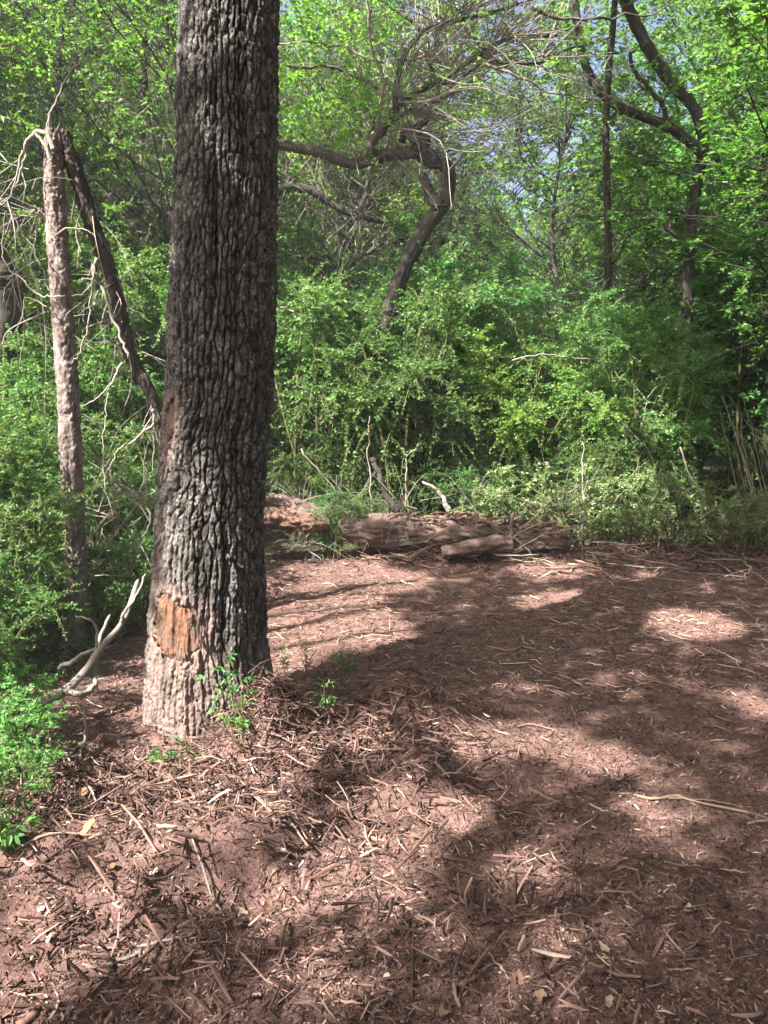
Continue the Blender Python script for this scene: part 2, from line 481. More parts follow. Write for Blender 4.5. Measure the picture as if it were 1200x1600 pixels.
def vor(s, z, cs, cz, seed, ncol):
    """Bark plates: a jittered net of cells, closed round the trunk."""
    u = s / cs; v = z / cz
    iu = np.floor(u).astype(np.int64)
    f1 = np.full(s.shape, 9.0); f2 = np.full(s.shape, 9.0); p1x = np.zeros(s.shape); p1y = np.zeros(s.shape); p2x = np.zeros(s.shape); p2y = np.zeros(s.shape); rid = np.zeros(s.shape)
    for du in (-1, 0, 1):
        cu = iu + du; cw = np.mod(cu, ncol)
        off = _h(cw, np.zeros_like(cw), seed + 9)
        iv = np.floor(v + off).astype(np.int64)
        for dv in (-1, 0, 1):
            cv = iv + dv
            fx = cu + .5 + .55 * (_h(cw, cv, seed) - .5); fy = cv + .5 + .8 * (_h(cw, cv, seed + 1) - .5) - off
            d = np.hypot((u - fx), (v - fy) * 1.0)
            n1 = d < f1; n2 = (~n1) & (d < f2)
            p2x = np.where(n1, p1x, np.where(n2, fx, p2x)); p2y = np.where(n1, p1y, np.where(n2, fy, p2y)); f2 = np.where(n1, f1, np.where(n2, d, f2))
            p1x = np.where(n1, fx, p1x); p1y = np.where(n1, fy, p1y); rid = np.where(n1, _h(cw, cv, seed + 3), rid); f1 = np.where(n1, d, f1)
    hz = np.abs(p1x - p2x) / (np.abs(p1x - p2x) + np.abs(p1y - p2y) + 1e-6)
    return f2 - f1, hz, rid

def wound_field(th, z):
    """1 inside the torn patches, in trunk coordinates."""
    s = th * .30
    jag = (fbm(s * 11, z * 11, 5, 4) - .5) * 1.7 + (vnoise(s * 90, z * 30, 6) - .5) * .22
    def sq(u, v): return (np.abs(u) ** 3.2 + np.abs(v) ** 3.2) ** (1 / 3.2)
    a = sq((s - (TH0 - .62) * .30) / .150, (z - .495 + .25 * (s - (TH0 - .6) * .30)) / .138) + jag * .42
    b = sq((s - (TH0 - 1.12) * .30) / .055, (z - 1.50) / .125) + jag * .7
    return a, b

def bark(th, z):
    s = th * CIRC / (2 * PI)
    ws = s + .020 * (vnoise(s * 9 * 2 * PI / CIRC / 6, z * 5, 3) - .5) + .010 * (vnoise(z * 16, s * 20, 8) - .5)
    wz = z + .03 * (vnoise(s * 30, z * 6, 4) - .5)
    lowz = .95
    wz = np.where(z < lowz, lowz - (lowz - wz) * .5, wz)
    ws = ws + .030 * (vnoise(s * 4 + 2, z * 2.2, 33) - .5)
    n1 = 55
    amp = .30 + 1.1 * fbm(s * 3.2, z * 2.2, 17, 3)
    ws = ws + .010 * (fbm(s * 40, z * 22, 19, 2) - .5)
    wz = wz + .02 * (fbm(s * 60, z * 20, 29, 2) - .5)
    e, hz, rid = vor(ws, wz, CIRC / n1, .092, 100, n1)
    wgt = .42 + .58 * sstep(.25, .75, hz)
    crack = 1 - sstep(.06, .34, e)
    n2 = 132
    e2, hz2, rid2 = vor(ws + .006 * (vnoise(s * 80, z * 80, 6) - .5), wz, CIRC / n2, .022, 200, n2)
    crack2 = 1 - sstep(.0, .30, e2)
    low = sstep(.50, .1, z)
    hgt = -crack * wgt * .026 * amp * (1 - .35 * low) + (rid - .5) * .013 - crack2 * .0055 + (rid2 - .5) * .007
    hgt = hgt + (fbm(s * 45, z * 40, 12, 3) - .5) * .012 + (vnoise(s * 170, z * 120, 14) - .5) * .005
    groove = np.abs(vnoise(ws * 22 + 3, z * 1.3, 15) - .5) * 2
    hgt = hgt - (.010 + .008 * sstep(1.2, .6, z)) * sstep(.26, .05, groove)
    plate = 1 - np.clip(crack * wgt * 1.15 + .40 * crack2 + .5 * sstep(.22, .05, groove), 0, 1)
    return hgt, plate

na_f, na_b = 262, 60
tha = np.concatenate([TH0 + np.linspace(-PI * .58, PI * .58, na_f, endpoint=False), TH0 + np.linspace(PI * .58, PI * 1.42, na_b, endpoint=False)])
za = np.concatenate([np.linspace(-.36, 3.75, 660), np.linspace(3.8, 9.5, 50)])
TH, ZZ = np.meshgrid(tha, za)
def wrap(t): return np.mod(t - TH0 + PI, 2 * PI) - PI + TH0
HB, PL = bark(np.mod(TH, 2 * PI), ZZ)
wa, wb = wound_field(wrap(TH), ZZ)
wm = np.maximum(sstep(1.06, .94, wa), sstep(1.06, .94, wb))
HB = HB * (1 - wm) - .042 * wm
flare = .11 * sstep(.42, -.05, ZZ) * (.4 + .6 * (.5 + .5 * np.cos(TH * 5 + .8)))
R = oak_r(ZZ) + HB + flare * .25
oak = thing('oak_tree', 'big oak trunk with deeply furrowed dark bark and an orange scar near its foot', 'tree', (0, 0, 0))
V = np.stack([oak_c(ZZ) + R * np.sin(TH), OAK[1] - R * np.cos(TH), ZZ], -1).reshape(-1, 3)
ni, nj = TH.shape
ii = np.arange(ni - 1)[:, None] * nj; jj = np.arange(nj)[None, :]; kk = (np.arange(nj) + 1)[None, :] % nj
Q = np.stack([ii + jj, ii + kk, ii + nj + kk, ii + nj + jj], -1).reshape(-1, 4)
redm = np.clip(sstep(.5, .05, ZZ) * .75 + .9 * sstep(1.8, 1.0, np.minimum(wa, wb)) + .35 * sstep(1.5, .4, ZZ) * sstep(0, -1.0, wrap(TH) - TH0), 0, .9) * (.35 + .9 * vnoise(TH * 6, ZZ * 5, 9))
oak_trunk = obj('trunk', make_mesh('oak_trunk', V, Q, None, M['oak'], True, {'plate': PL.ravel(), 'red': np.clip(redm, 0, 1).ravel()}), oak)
# torn patches: fibrous wood where the bark has come away
for which, (s0, s1, z0, z1) in enumerate(((-1.16, -.02, .30, .71), (-1.36, -.85, 1.34, 1.66))):
    a_, b_ = np.meshgrid(np.linspace(TH0 + s0, TH0 + s1, 110), np.linspace(z0, z1, 110))
    w = wound_field(a_, b_)[which]
    fib = (fbm(a_ * 14, b_ * 9, 61, 4) - .5) * .030 + (fbm(a_ * 60, b_ * 10, 62, 3) - .5) * .012
    r = oak_r(b_) - .016 + fib - .012 * sstep(.8, 1.05, w)
    V = np.stack([oak_c(b_) + r * np.sin(a_), OAK[1] - r * np.cos(a_), b_], -1).reshape(-1, 3)
    q = []
    n = 110
    I, J = np.meshgrid(np.arange(n - 1), np.arange(n - 1), indexing='ij')
    keep = (w[:-1, :-1] < 1.07)
    Q = np.stack([I * n + J, I * n + J + 1, (I + 1) * n + J + 1, (I + 1) * n + J], -1)[keep]
    rgw = rng_of(40 + which); gsh = Geo()                      # torn shards of bark round the rim
    for q in range(70 if which == 0 else 24):
        ta = rgw.uniform(TH0 + s0, TH0 + s1); tz = rgw.uniform(z0, z1)
        if not .80 < wound_field(np.array(ta), np.array(tz))[which] < 1.12: continue
        rr0 = float(oak_r(tz)) - .012; p0 = np.array([float(oak_c(tz)) + rr0 * math.sin(ta), OAK[1] - rr0 * math.cos(ta), tz])
        out = np.array([math.sin(ta), -math.cos(ta), 0]); dz = np.array([0, 0, 1.0]) * (-1 if tz > .5 * (z0 + z1) else 1)
        l_ = rgw.uniform(.015, .05)
        gsh.add(*tube(np.array([p0, p0 + dz * l_ * .5 + out * .010, p0 + dz * l_ + out * rgw.uniform(.004, .02)]), np.array([.010, .007, .001]), 4, flat=.5), a=rgw.random() * .6)
    
    bw_ = obj('bark_wound', make_mesh('bark_wound', V, Q, None, M['wound'], True), oak,
        label=('square patch of torn orange wood low on the trunk' if which == 0 else 'narrow rusty strip on the left edge of the trunk'))
    obj('torn_bark', gsh.mesh('torn_bark', M['chips']), bw_, kind='stuff')

# ------------------------------------------------------------------ shade overhead: out-of-frame crowns shaped to cast the dapples
def ellipse(px, py, rx, ry):
    a = G(px, py); b0 = G(px, py - ry); b1 = G(px, py + ry); dx = abs(G(px + rx, py)[0] - a[0])
    return (a[0], .5 * (b0[1] + b1[1]), dx + .07, .5 * abs(b0[1] - b1[1]) + .085, a[2])
LIT = [ellipse(*e) for e in [
    (500, 935, 115, 72), (450, 1005, 75, 45), (580, 985, 60, 30), (885, 945, 70, 20), (1085, 975, 62, 24), (620, 905, 60, 14), (860, 890, 60, 14), (1050, 905, 50, 10),
    (750, 1158, 52, 22), (860, 1158, 40, 18), (955, 1190, 50, 18), (1025, 1272, 34, 16), (1185, 1100, 30, 18),
    (640, 1262, 95, 40), (560, 1345, 90, 38), (480, 1400, 80, 28), (690, 1290, 40, 18), (620, 1420, 46, 18), (830, 1350, 40, 14),
    (330, 1235, 150, 70), (150, 1250, 110, 55), (250, 1180, 60, 30), (450, 1190, 55, 30), (560, 1160, 40, 22), (120, 1385, 130, 30), (60, 1480, 90, 45), (190, 1475, 55, 28),
    (30, 1570, 50, 26), (490, 1520, 30, 16), (820, 1520, 24, 12), (240, 1330, 60, 22)]]
LITS = [(P(x, y, Y), r) for x, y, Y, r in [
    (275, 760, 3.75, .22), (285, 850, 3.75, .26), (300, 930, 3.75, .26), (285, 1010, 3.7, .28), (265, 1090, 3.7, .26), (340, 880, 3.75, .14), (350, 980, 3.75, .10), (250, 640, 3.8, .10),
    (330, 210, 3.8, .12), (320, 100, 3.8, .10), (390, 290, 3.8, .10), (250, 370, 3.85, .13), (330, 700, 3.8, .08), (300, 1130, 3.65, .18),
    (80, 280, 5.2, .26), (85, 400, 5.2, .28), (95, 520, 5.2, .28), (105, 640, 5.2, .2), (110, 780, 5.2, .10),
    (40, 720, 4.2, .55), (150, 830, 4.8, .4), (30, 1000, 3.6, .4), (60, 1150, 3.2, .35), (190, 700, 5.0, .3),
    (200, 500, 5.4, .25), (30, 1250, 3.0, .3), (60, 700, 5.5, .9), (130, 880, 5.2, .6), (40, 900, 4.5, .6), (190, 790, 6.0, .7), (365, 1100, 3.5, .2),
    (700, 820, 8.6, .4), (820, 835, 8.6, .3), (450, 795, 8.6, .3), (620, 825, 8.6, .3)]]
rs = rng_of(5)
NS = 80000
gys = 1.0 + 7.5 * rs.random(NS) ** 1.1; gxs = np.where(gys < 2.4, rs.uniform(-2.0, 5.0, NS), rs.uniform(-1.3, 6.6, NS))
tgt = np.stack([gxs, gys, np.zeros(NS)], -1)
k_ = int(NS * .27)
tgt[:k_] = np.stack([rs.uniform(4.1, 6.8, k_), rs.uniform(8.6, 11.0, k_), rs.uniform(0.3, 2.6, k_)], -1)   # the dark hollow at right
k2 = int(NS * .38)
zt = rs.uniform(1.2, 4.2, k2 - k_)
tgt[k_:k2] = np.stack([np.interp(zt, oz, oxc) + rs.uniform(-.45, .45, k2 - k_), OAK[1] - .25 + rs.uniform(-.2, .2, k2 - k_), zt], -1)
k3 = int(NS * .45)                                              # limbs and trunks that leaves are placed overhead to shade
seg = [((440, 225), (700, 260), 9.6), ((700, 260), (620, 450), 9.6), ((590, 230), (800, 60), 9.5), ((950, 60), (950, 460), 11.0), ((1085, 450), (1090, 240), 11.8), ((1090, 240), (980, 20), 11.8), ((1090, 240), (910, 90), 11.7)]
q_ = rs.integers(0, len(seg), k3 - k2); f_ = rs.random(k3 - k2)
tgt[k2:k3] = np.stack([P(seg[i][0][0] + (seg[i][1][0] - seg[i][0][0]) * f, seg[i][0][1] + (seg[i][1][1] - seg[i][0][1]) * f, seg[i][2]) for i, f in zip(q_, f_)]) + rs.normal(0, .15, (k3 - k2, 3))
hh = rs.uniform(7.2, 11.0, NS)
# leaves gather in clumps: push every sample towards the nearest of many clump centres
cell = .40
pp = tgt + S * ((hh - tgt[:, 2]) / S[2])[:, None]
ctr = (np.floor(pp / cell) + .5) * cell
jit = np.stack([_h(*(np.floor(pp / cell).astype(np.int64)[:, [0, 1]] + np.floor(pp / cell).astype(np.int64)[:, [2]] * 31 + k).T, 7 + k) for k in range(3)], -1) - .5
pp = pp + (ctr + jit * cell - pp) * .40
na_ = 15000                                                       # crown of the added tree right of the camera, closing off sky light
ra = 3.5 * np.sqrt(rs.random(na_)); aa = rs.random(na_) * 2 * PI
pp = np.concatenate([pp, np.stack([4.2 + ra * np.cos(aa), 1.6 + ra * np.sin(aa), rs.uniform(7.5, 10, na_)], -1)])
def keep_shade(p):  # clears leaves off the sun rays to the chosen lit patches
    ok = np.ones(len(p), bool)
    for cx_, cy_, rx_, ry_, z_ in LIT:
        t = (p[:, 2] - z_) / S[2]
        qx = p[:, 0] - S[0] * t; qy = p[:, 1] - S[1] * t
        d = ((qx - cx_) / rx_) ** 2 + ((qy - cy_) / ry_) ** 2
        ok &= d > (.75 + .5 * vnoise(qx * 4, qy * 4, 55))
    for c, r in LITS:
        v = p - c
        d = np.linalg.norm(v - (v @ S)[:, None] * S, axis=1)
        ok &= d > r * (.85 + .3 * vnoise(p[:, 0] * 3, p[:, 1] * 3, 56))
    return ok
SH = [('oak', np.array([-.75, OAK[1]])), ('shade', np.array([-6.2, 1.6])), ('shade', np.array([-3.6, -3.2])), ('shade', np.array([5.6, -.8]))]  # the oak plus three unseen trees added to carry the shading leaves
own = np.argmin(np.stack([np.hypot(pp[:, 0] - c[0], pp[:, 1] - c[1]) for _, c in SH]), 0)

def cluster(rng, pts, k):
    c = pts[rng.choice(len(pts), k, replace=False)]
    for _ in range(5):
        a = np.argmin(((pts[:, None, :] - c[None]) ** 2).sum(-1), 1)
        for i in range(k):
            if (a == i).any(): c[i] = pts[a == i].mean(0)
    return c, a

def limbs_to(rng, geo, base_pts, base_r, targets, subs, sides=6):
    """Branches from a stem to clump centres, each with finer branches to the points round it; the course that least shades the lit patches is taken."""
    for i, c in enumerate(targets):
        best = None
        for _ in range(60):
            b = base_pts[min(int(rng.random() * len(base_pts)), len(base_pts) - 1)]
            mid = .5 * (b + c) + rng.normal(0, .22, 3) * np.linalg.norm(c - b) + np.array([0, 0, .12 * np.linalg.norm(c - b)])
            pa = spline([b, mid, c], 24); bad = 1 - keep_shade(pa).mean()
            if best is None or bad < best[0]: best = (bad, pa)
        pa = best[1][::3]
        br_ = base_r * (.38 if best[0] > .03 else 1.0)
        geo.add(*tube(pa, np.linspace(br_, br_ * .25, len(pa)), sides))
        for q in subs[i]:
            s = pa[rng.integers(4, len(pa))]
            sp = spline([s, .5 * (s + q) + rng.normal(0, .08, 3), q], 5)
            if keep_shade(sp).mean() < .7: continue
            geo.add(*tube(sp, np.linspace(base_r * .25, .006, 5), 4))

for t_i, (nm, c2) in enumerate(SH):
    pts = pp[own == t_i]
    rr_ = rng_of(70 + t_i)
    okm = keep_shade(pts)
    cen, asg = cluster(rr_, pts[rr_.choice(len(pts), 900, replace=False)], 14)
    g = Geo()
    if nm == 'oak':
        root = oak
        base = [np.array([oak_c(z), OAK[1], z]) for z in np.linspace(5.0, 8.4, 8)]
        br = .09
    else:
        gz = float(hmac(*c2))
        root = thing('added_shade_tree', ['', 'added unseen tree left of the camera, its crown placed to shade the clearing', 'added unseen tree behind the camera, its crown placed to shade the foreground', 'added unseen tree right of the camera, its crown placed to cut overhead sky light'][t_i], 'tree', (0, 0, 0))
        st = spline([np.array([c2[0], c2[1], gz - .2]), np.array([c2[0] + .1, c2[1] - .1, 3.5]), np.array([c2[0] - .1, c2[1] + .1, 8.2])], 24)
        obj('trunk', Geo().add(*tube(st, np.linspace(.24, .07, 24), 14, .12, t_i)).mesh('shade_trunk', M['bark_dark'], True), root)
        base = [st[k] for k in range(13, 23)]; br = .085
    sub = []
    for i in range(len(cen)):
        near_ = pts[np.argsort(((pts - cen[i]) ** 2).sum(1))[:700]]
        sub.append(near_[rr_.choice(len(near_), 7, replace=False)])
    limbs_to(rr_, g, base, br, cen, sub)
    obj('limbs', g.mesh('limbs', M['bark_dark'], True), root)
    lp = pts[okm]; n = len(lp)
    g = Geo()
    leaves(g, lp, unit(rr_.normal(0, 1, (n, 3)) * np.array([1, 1, .5])), np.array([0, 0, 1.0]) + rr_.normal(0, .55, (n, 3)), rr_.uniform(.09, .16, n), rr_.uniform(.055, .09, n), rr_.random(n), False)
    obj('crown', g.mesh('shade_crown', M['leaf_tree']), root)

# ------------------------------------------------------------------ plant builders
def shrub_mesh(seed, H, spread, nst, nlat, K, leaf, leafmat, stemmat, wfrac=.5, fine=True, tilt=.5, low=.08, twig_l=.32, upright=.5):
    rng = rng_of(seed)
    gs, gl = Geo(), Geo()
    P0, D, L, T0 = [], [], [], []
    for i in range(nst):
        az = rng.random() * 2 * PI; lean = tilt * math.sqrt(rng.random()); hh_ = H * rng.uniform(.55, 1.05)
        b = np.array([rng.normal(0, spread * .18), rng.normal(0, spread * .18), -.05])
        d = np.array([math.cos(az), math.sin(az), 0])
        tip = b + d * spread * lean * 1.4 + np.array([0, 0, hh_])
        mid = b + d * spread * lean * .35 + np.array([0, 0, hh_ * .55]) + rng.normal(0, .05 * H, 3)
        pa = spline([b, mid, tip, tip + d * .12 * H * lean - np.array([0, 0, .03 * H])], 12)
        r0 = .006 + .006 * H
        gs.add(*tube(pa, np.linspace(r0, .002, 12), 5))
        for j in range(nlat):
            t = low + (1 - low) * math.sqrt(rng.random()) ; k = t * 11; a = int(min(k, 10)); p = pa[a] + (pa[a + 1] - pa[a]) * (k - a)
            z2 = rng.random() * 2 * PI
            dd = np.array([math.cos(z2), math.sin(z2), rng.normal(upright * .7, .65)]); dd /= np.linalg.norm(dd)
            ln = twig_l * H ** .5 * rng.uniform(.5, 1.3) * (1.25 - .55 * t)
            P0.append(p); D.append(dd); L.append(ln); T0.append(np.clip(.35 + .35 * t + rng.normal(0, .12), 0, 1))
            q = p + dd * ln; q[2] -= .25 * ln
            gs.add(*tube(spline([p, p + dd * ln * .5, q], 4), np.array([.003, .0025, .002, .001]) * (.7 + .3 * H), 3, caps=False))
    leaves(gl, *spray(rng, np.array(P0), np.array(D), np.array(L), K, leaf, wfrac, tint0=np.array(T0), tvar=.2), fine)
    return gs.mesh('shrub_stems', stemmat), gl.mesh('shrub_foliage', leafmat)

def tree_mesh(seed, H, cb, cr, ncl, ntw, K, leaf, leafmat, barkmat, r0=.10, wfrac=.5, twl=.55, lean=.15, bare=0, sink=.2, clr=.55):
    rng = rng_of(seed)
    az = rng.random() * 2 * PI
    tip = np.array([math.cos(az) * lean * H, math.sin(az) * lean * H, H * .93])
    st = spline([np.array([0, 0, -sink]), tip * .35 + rng.normal(0, .03 * H, 3) * np.array([1, 1, .2]), tip * .7 + rng.normal(0, .03 * H, 3) * np.array([1, 1, .2]), tip], 24)
    gt, gl = Geo(), Geo()
    gt.add(*tube(st, r0 * np.linspace(1.1, .15, 24), 10, .12, seed))
    P0, D, L, T0 = [], [], [], []
    for i in range(ncl):
        t = rng.random()
        zc = cb + (H - cb) * t
        prof = math.sqrt(max(0, 1 - ((t - .42) / .62) ** 2))
        a = rng.random() * 2 * PI; rad = cr * prof * math.sqrt(rng.random()) 
        k = np.argmin(np.abs(st[:, 2] - (zc - .25 * rad)))
        c = np.array([st[k][0] + math.cos(a) * rad, st[k][1] + math.sin(a) * rad, zc])
        b = st[max(2, k - 2)]
        pa = spline([b, .5 * (b + c) + rng.normal(0, .10, 3) * rad, c], 7)
        gt.add(*tube(pa, np.linspace(max(.012, r0 * .28 * (1 - .6 * t)), .006, 7), 5, caps=False))
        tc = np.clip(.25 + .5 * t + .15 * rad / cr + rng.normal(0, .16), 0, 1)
        for j in range(ntw):
            d = unit(rng.normal(0, 1, 3) * np.array([1, 1, .85]) + np.array([math.cos(a), math.sin(a), .1]) * .5)
            ln = twl * rng.uniform(.5, 1.2); p = c + rng.normal(0, clr * .42, 3)
            P0.append(p); D.append(d); L.append(ln); T0.append(tc)
            q = p + d * ln; q[2] -= .25 * ln
            gt.add(*tube(np.array([pa[rng.integers(3, 7)], p, q]), np.array([.006, .005, .002]), 3, caps=False))
    for i in range(bare):
        k = rng.integers(5, 22); a = rng.random() * 2 * PI; d = np.array([math.cos(a), math.sin(a), rng.normal(.1, .4)]); ln = cr * rng.uniform(.5, 1.1)
        gt.add(*tube(spline([st[k], st[k] + d * ln * .5 + rng.normal(0, .1, 3), st[k] + d * ln + rng.normal(0, .25, 3)], 8), np.linspace(.016, .004, 8), 4, caps=False))
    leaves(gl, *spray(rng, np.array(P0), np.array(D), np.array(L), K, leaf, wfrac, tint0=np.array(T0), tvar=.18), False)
    return gt.mesh('tree_trunk', barkmat, True), gl.mesh('tree_crown', leafmat)

# prototypes' meshes
SHRUB = {
    'privet': [shrub_mesh(201 + i, 1.5, .75, 18, 26, 24, .034, M['leaf_shrub'], M['twig_green'], .52) for i in range(2)],
    'tall': [shrub_mesh(221 + i, 3.4, 1.2, 24, 46, 24, .056, M['leaf_shrub'], M['twig_green'], .55, False, .55, .02, .34) for i in range(3)],
    'yellow': [shrub_mesh(241 + i, 3.0, 1.15, 20, 38, 24, .056, M['leaf_bush'], M['twig_green'], .52, False, .6, .05, .36) for i in range(2)],
    'low': [shrub_mesh(261 + i, .62, .55, 16, 18, 22, .026, M['leaf_pale'], M['twig_green'], .55, False, .9, .1, .22) for i in range(2)],
    'near': [shrub_mesh(281 + i, .62, .42, 12, 15, 15, .034, M['leaf_shrub'], M['twig_green'], .52, True, .8, .1, .26) for i in range(2)],
}
TREE = {
    'broad': [tree_mesh(301 + i, 8.8, 1.2, 3.1, 130, 11, 24, .095, M['leaf_tree'], M['bark_dark'], .12, .58) for i in range(2)],
    'light': [tree_mesh(321 + i, 7.8, 1.7, 2.5, 95, 10, 22, .088, M['leaf_yellow'], M['bark_grey'], .08, .56, bare=8) for i in range(2)],
    'cedar': [tree_mesh(341 + i, 8.4, 1.0, 2.3, 100, 12, 28, .066, M['leaf_cedar'], M['bark_dark'], .10, .32, .5, .08, bare=26) for i in range(2)],
    'slim': [tree_mesh(361 + i, 9.0, 3.2, 2.0, 60, 10, 22, .088, M['leaf_tree'], M['bark_dark'], .075, .58, bare=8) for i in range(2)],
}
def plant(name, kind, i, x, y, label, cat, group, rot, scale=1.0, parts=('stem', 'foliage')):
    ms = (SHRUB if kind in SHRUB else TREE)[kind]
    ms = ms[i % len(ms)]
    o = thing(name, label, cat, (x, y, float(hmac(x, y)) - .02), group, rot, scale)
    obj(parts[0], ms[0], o); obj(parts[1], ms[1], o)
    return o

# ------------------------------------------------------------------ trees of the wood
rp = rng_of(900)
WOOD = [
    # x, y, kind, scale, label
    (-6.6, 10.2, 'broad', 1.0, 'bright leafy tree filling the top left corner, behind the snapped tree'),
    (-3.9, 12.2, 'cedar', 1.0, 'twiggy grey cedar between the snapped tree and the oak'),
    (-5.2, 14.5, 'light', 1.1, 'yellow-green young tree above the tip of the snapped tree'),
    (-8.6, 14.0, 'broad', 1.1, 'tall green tree far behind the shrubs at the left edge'),
    (-2.4, 16.0, 'light', 1.1, 'pale yellow-green tree seen just left of the upper oak trunk'),
    (-1.1, 13.2, 'cedar', .95, 'dark feathery cedar just right of the oak, under the crooked limb'),
    (-.3, 15.5, 'light', 1.05, 'yellow-green tree behind the bare twigs over the crooked tree'),
    (1.7, 13.4, 'slim', .62, 'thin leafy tree behind the elbow of the crooked tree'),
    (-.4, 19.5, 'broad', 1.05, 'far green tree seen under the arch of the crooked tree'),
    (5.6, 17.8, 'broad', .9, 'green tree behind the slender dark trunk, below the bright sky gap'),
    (2.6, 13.0, 'cedar', .8, 'dark cedar just left of the slender trunk'),
    (7.7, 13.5, 'broad', 1.0, 'big dense tree behind the forked tree in the upper right'),
    (7.1, 10.2, 'slim', (1.35, 1.35, .74), 'dark overhanging tree at the right edge above the shaded hollow'),
    (8.2, 13.0, 'broad', 1.05, 'dark tree deep in the wood beyond the right edge hollow'),
    (5.4, 20.0, 'light', .95, 'sunlit yellow-green tree glowing far behind the forked trunk'),
    (9.8, 17.0, 'broad', 1.2, 'tall dark tree at the far right behind the overhanging one'),
    (-6.2, 19.0, 'broad', 1.2, 'far green tree behind the twiggy cedar at left'),
    (2.0, 22.0, 'broad', .85, 'farthest green tree behind the middle of the thicket'),
    (1.7, 20.0, 'slim', (1.9, 1.9, 1.5), 'tall thin-crowned far tree before the pale sky right of the crooked tree'),
    (5.7, 19.4, 'slim', (1.8, 1.8, 1.5), 'tall thin-crowned far tree behind the forked trunk'),
    (-.6, 17.2, 'slim', (1.5, 1.5, 1.4), 'tall thin-crowned far tree right of the upper oak trunk'),
    (-7.6, 17.0, 'broad', 1.2, 'green tree far back at the left edge above the dark leaning trunk'),
    (-3.4, 18.5, 'broad', 1.2, 'dense tree filling the far gap between snapped tree and oak'),
    (-1.9, 21.5, 'light', 1.1, 'far yellowish tree hidden mostly by the upper oak trunk'),
    (1.0, 18.6, 'broad', .76, 'green tree far behind the elbow of the crooked tree'),
    (6.9, 17.2, 'broad', .7, 'dense far tree between the forked trunk and the right edge'),
    (3.0, 14.4, 'light', .64, 'low leafy tree behind the lower part of the slender trunk'),
    (8.4, 21.0, 'broad', 1.4, 'farthest tree at the upper right corner'),
    (-9.5, 21.0, 'broad', 1.4, 'farthest tree at the upper left corner'),
    (4.9, 14.6, 'broad', .64, 'leafy tree just behind the forked trunk and its side branches'),
    (-3.0, 11.0, 'slim', .9, 'thin tree with bright leaves behind the hanging dead stem'),
    (-5.4, 9.0, 'light', .95, 'leafy young tree at the top left, nearest behind the snapped tree'),
]
for k, (x, y, kd, s_, lb) in enumerate(WOOD):
    plant('woodland_tree', kd, k, x, y, lb, 'tree', 'trees of the wood behind the clearing', rp.random() * 6.28, s_, ('trunk', 'crown'))
for k, (x, y, lb) in enumerate([(2.5, -6.5, 'unseen leafy tree added behind the camera to cut sky fill'), (8.6, -4.0, 'unseen leafy tree added at right behind the camera to cut sky fill'), (10.0, 2.0, 'unseen leafy tree added beyond the right side to cut sky fill'),
                                (9.6, 6.2, 'unseen leafy tree added before the hollow at right to cut sky fill'), (-.6, -10.0, 'unseen leafy tree added farthest behind the camera to cut sky fill')]):
    plant('woodland_tree', 'broad', k, x, y, lb, 'tree', 'unseen trees added round the near side of the clearing', rp.random() * 6.28, (1.15, 1.15, 1.05), ('trunk', 'crown'))  # unseen ring of trees added to cut the open-sky fill
# far wood: one mass nobody could count
g = Geo(); n = 32000
a = rp.uniform(-.62, .62, n); dist = rp.uniform(26, 36, n); z = 9 * rp.random(n) ** 1.2
cl = vnoise(a * 30, z * .5, 5)
pos = np.stack([np.sin(a) * dist, np.cos(a) * dist, z], -1)
ok = (cl > .30) | (z < 4.5)
pos = pos[ok]; n = len(pos)
leaves(g, pos, rp.normal(0, 1, (n, 3)), np.array([0, -.5, .8]) + rp.normal(0, .6, (n, 3)), rp.uniform(.25, .5, n), rp.uniform(.18, .32, n), np.clip(vnoise(pos[:, 0] * .7, pos[:, 2] * .7, 8) + rp.normal(0, .15, n), 0, 1), False)
obj('far_woods', g.mesh('far_woods', M['leaf_tree']), kind='stuff')

# ------------------------------------------------------------------ shrubs
THICKET = [
    (-3.6, 9.7, 'tall', 1.0, 'tall dark green shrub behind the left side of the oak'),
    (-2.4, 10.6, 'tall', 1.0, 'dark shrub hidden mostly behind the oak trunk'),
    (-1.0, 9.9, 'tall', .88, 'green shrub touching the right edge of the oak above the split log'),
    (-.25, 10.4, 'yellow', .95, 'yellow-green shrub right of the oak behind the split log'),
    (.35, 9.7, 'tall', .82, 'fine-leaved shrub behind the gap between the two logs'),
    (1.0, 10.5, 'tall', .96, 'tall shrub under the leaning stem of the crooked tree'),
    (1.5, 9.75, 'yellow', .80, 'bright shrub behind the middle of the long log'),
    (2.1, 10.3, 'tall', .90, 'dense shrub behind the right half of the long log'),
    (2.75, 9.8, 'yellow', .82, 'yellow-green shrub behind the right end of the long log'),
    (3.2, 10.4, 'tall', .80, 'dense green shrub left of the dark hollow'),
    (3.05, 9.3, 'tall', .72, 'bushy glossy shrub at the left lip of the dark hollow'),
    (1.2, 11.9, 'yellow', 1.1, 'sunny yellow-green thicket shrub in the second row behind the crooked tree'),
    (2.6, 12.0, 'yellow', .98, 'sunny thicket shrub in the second row below the slender trunk'),
    (-.4, 12.2, 'tall', 1.2, 'second-row green shrub right of the oak'),
    (4.0, 12.2, 'tall', .85, 'second-row green shrub below the forked tree'),
    (6.4, 13.2, 'tall', 1.2, 'dark shrub at the back of the right-hand hollow'),
    (7.4, 12.2, 'tall', 1.1, 'dark shrub at the right edge behind the dry canes'),

    (-4.7, 11.3, 'tall', 1.1, 'dark green shrub behind the hanging dead stem'),
    (-6.0, 9.4, 'tall', 1.1, 'dark shrub behind the shrubs at the left edge'),
    (.15, 9.35, 'tall', .90, 'leafy shrub hiding the foot of the crooked tree'),
    (-3.0, 9.2, 'tall', .85, 'dark shrub between the snapped trunk and the oak'),

]
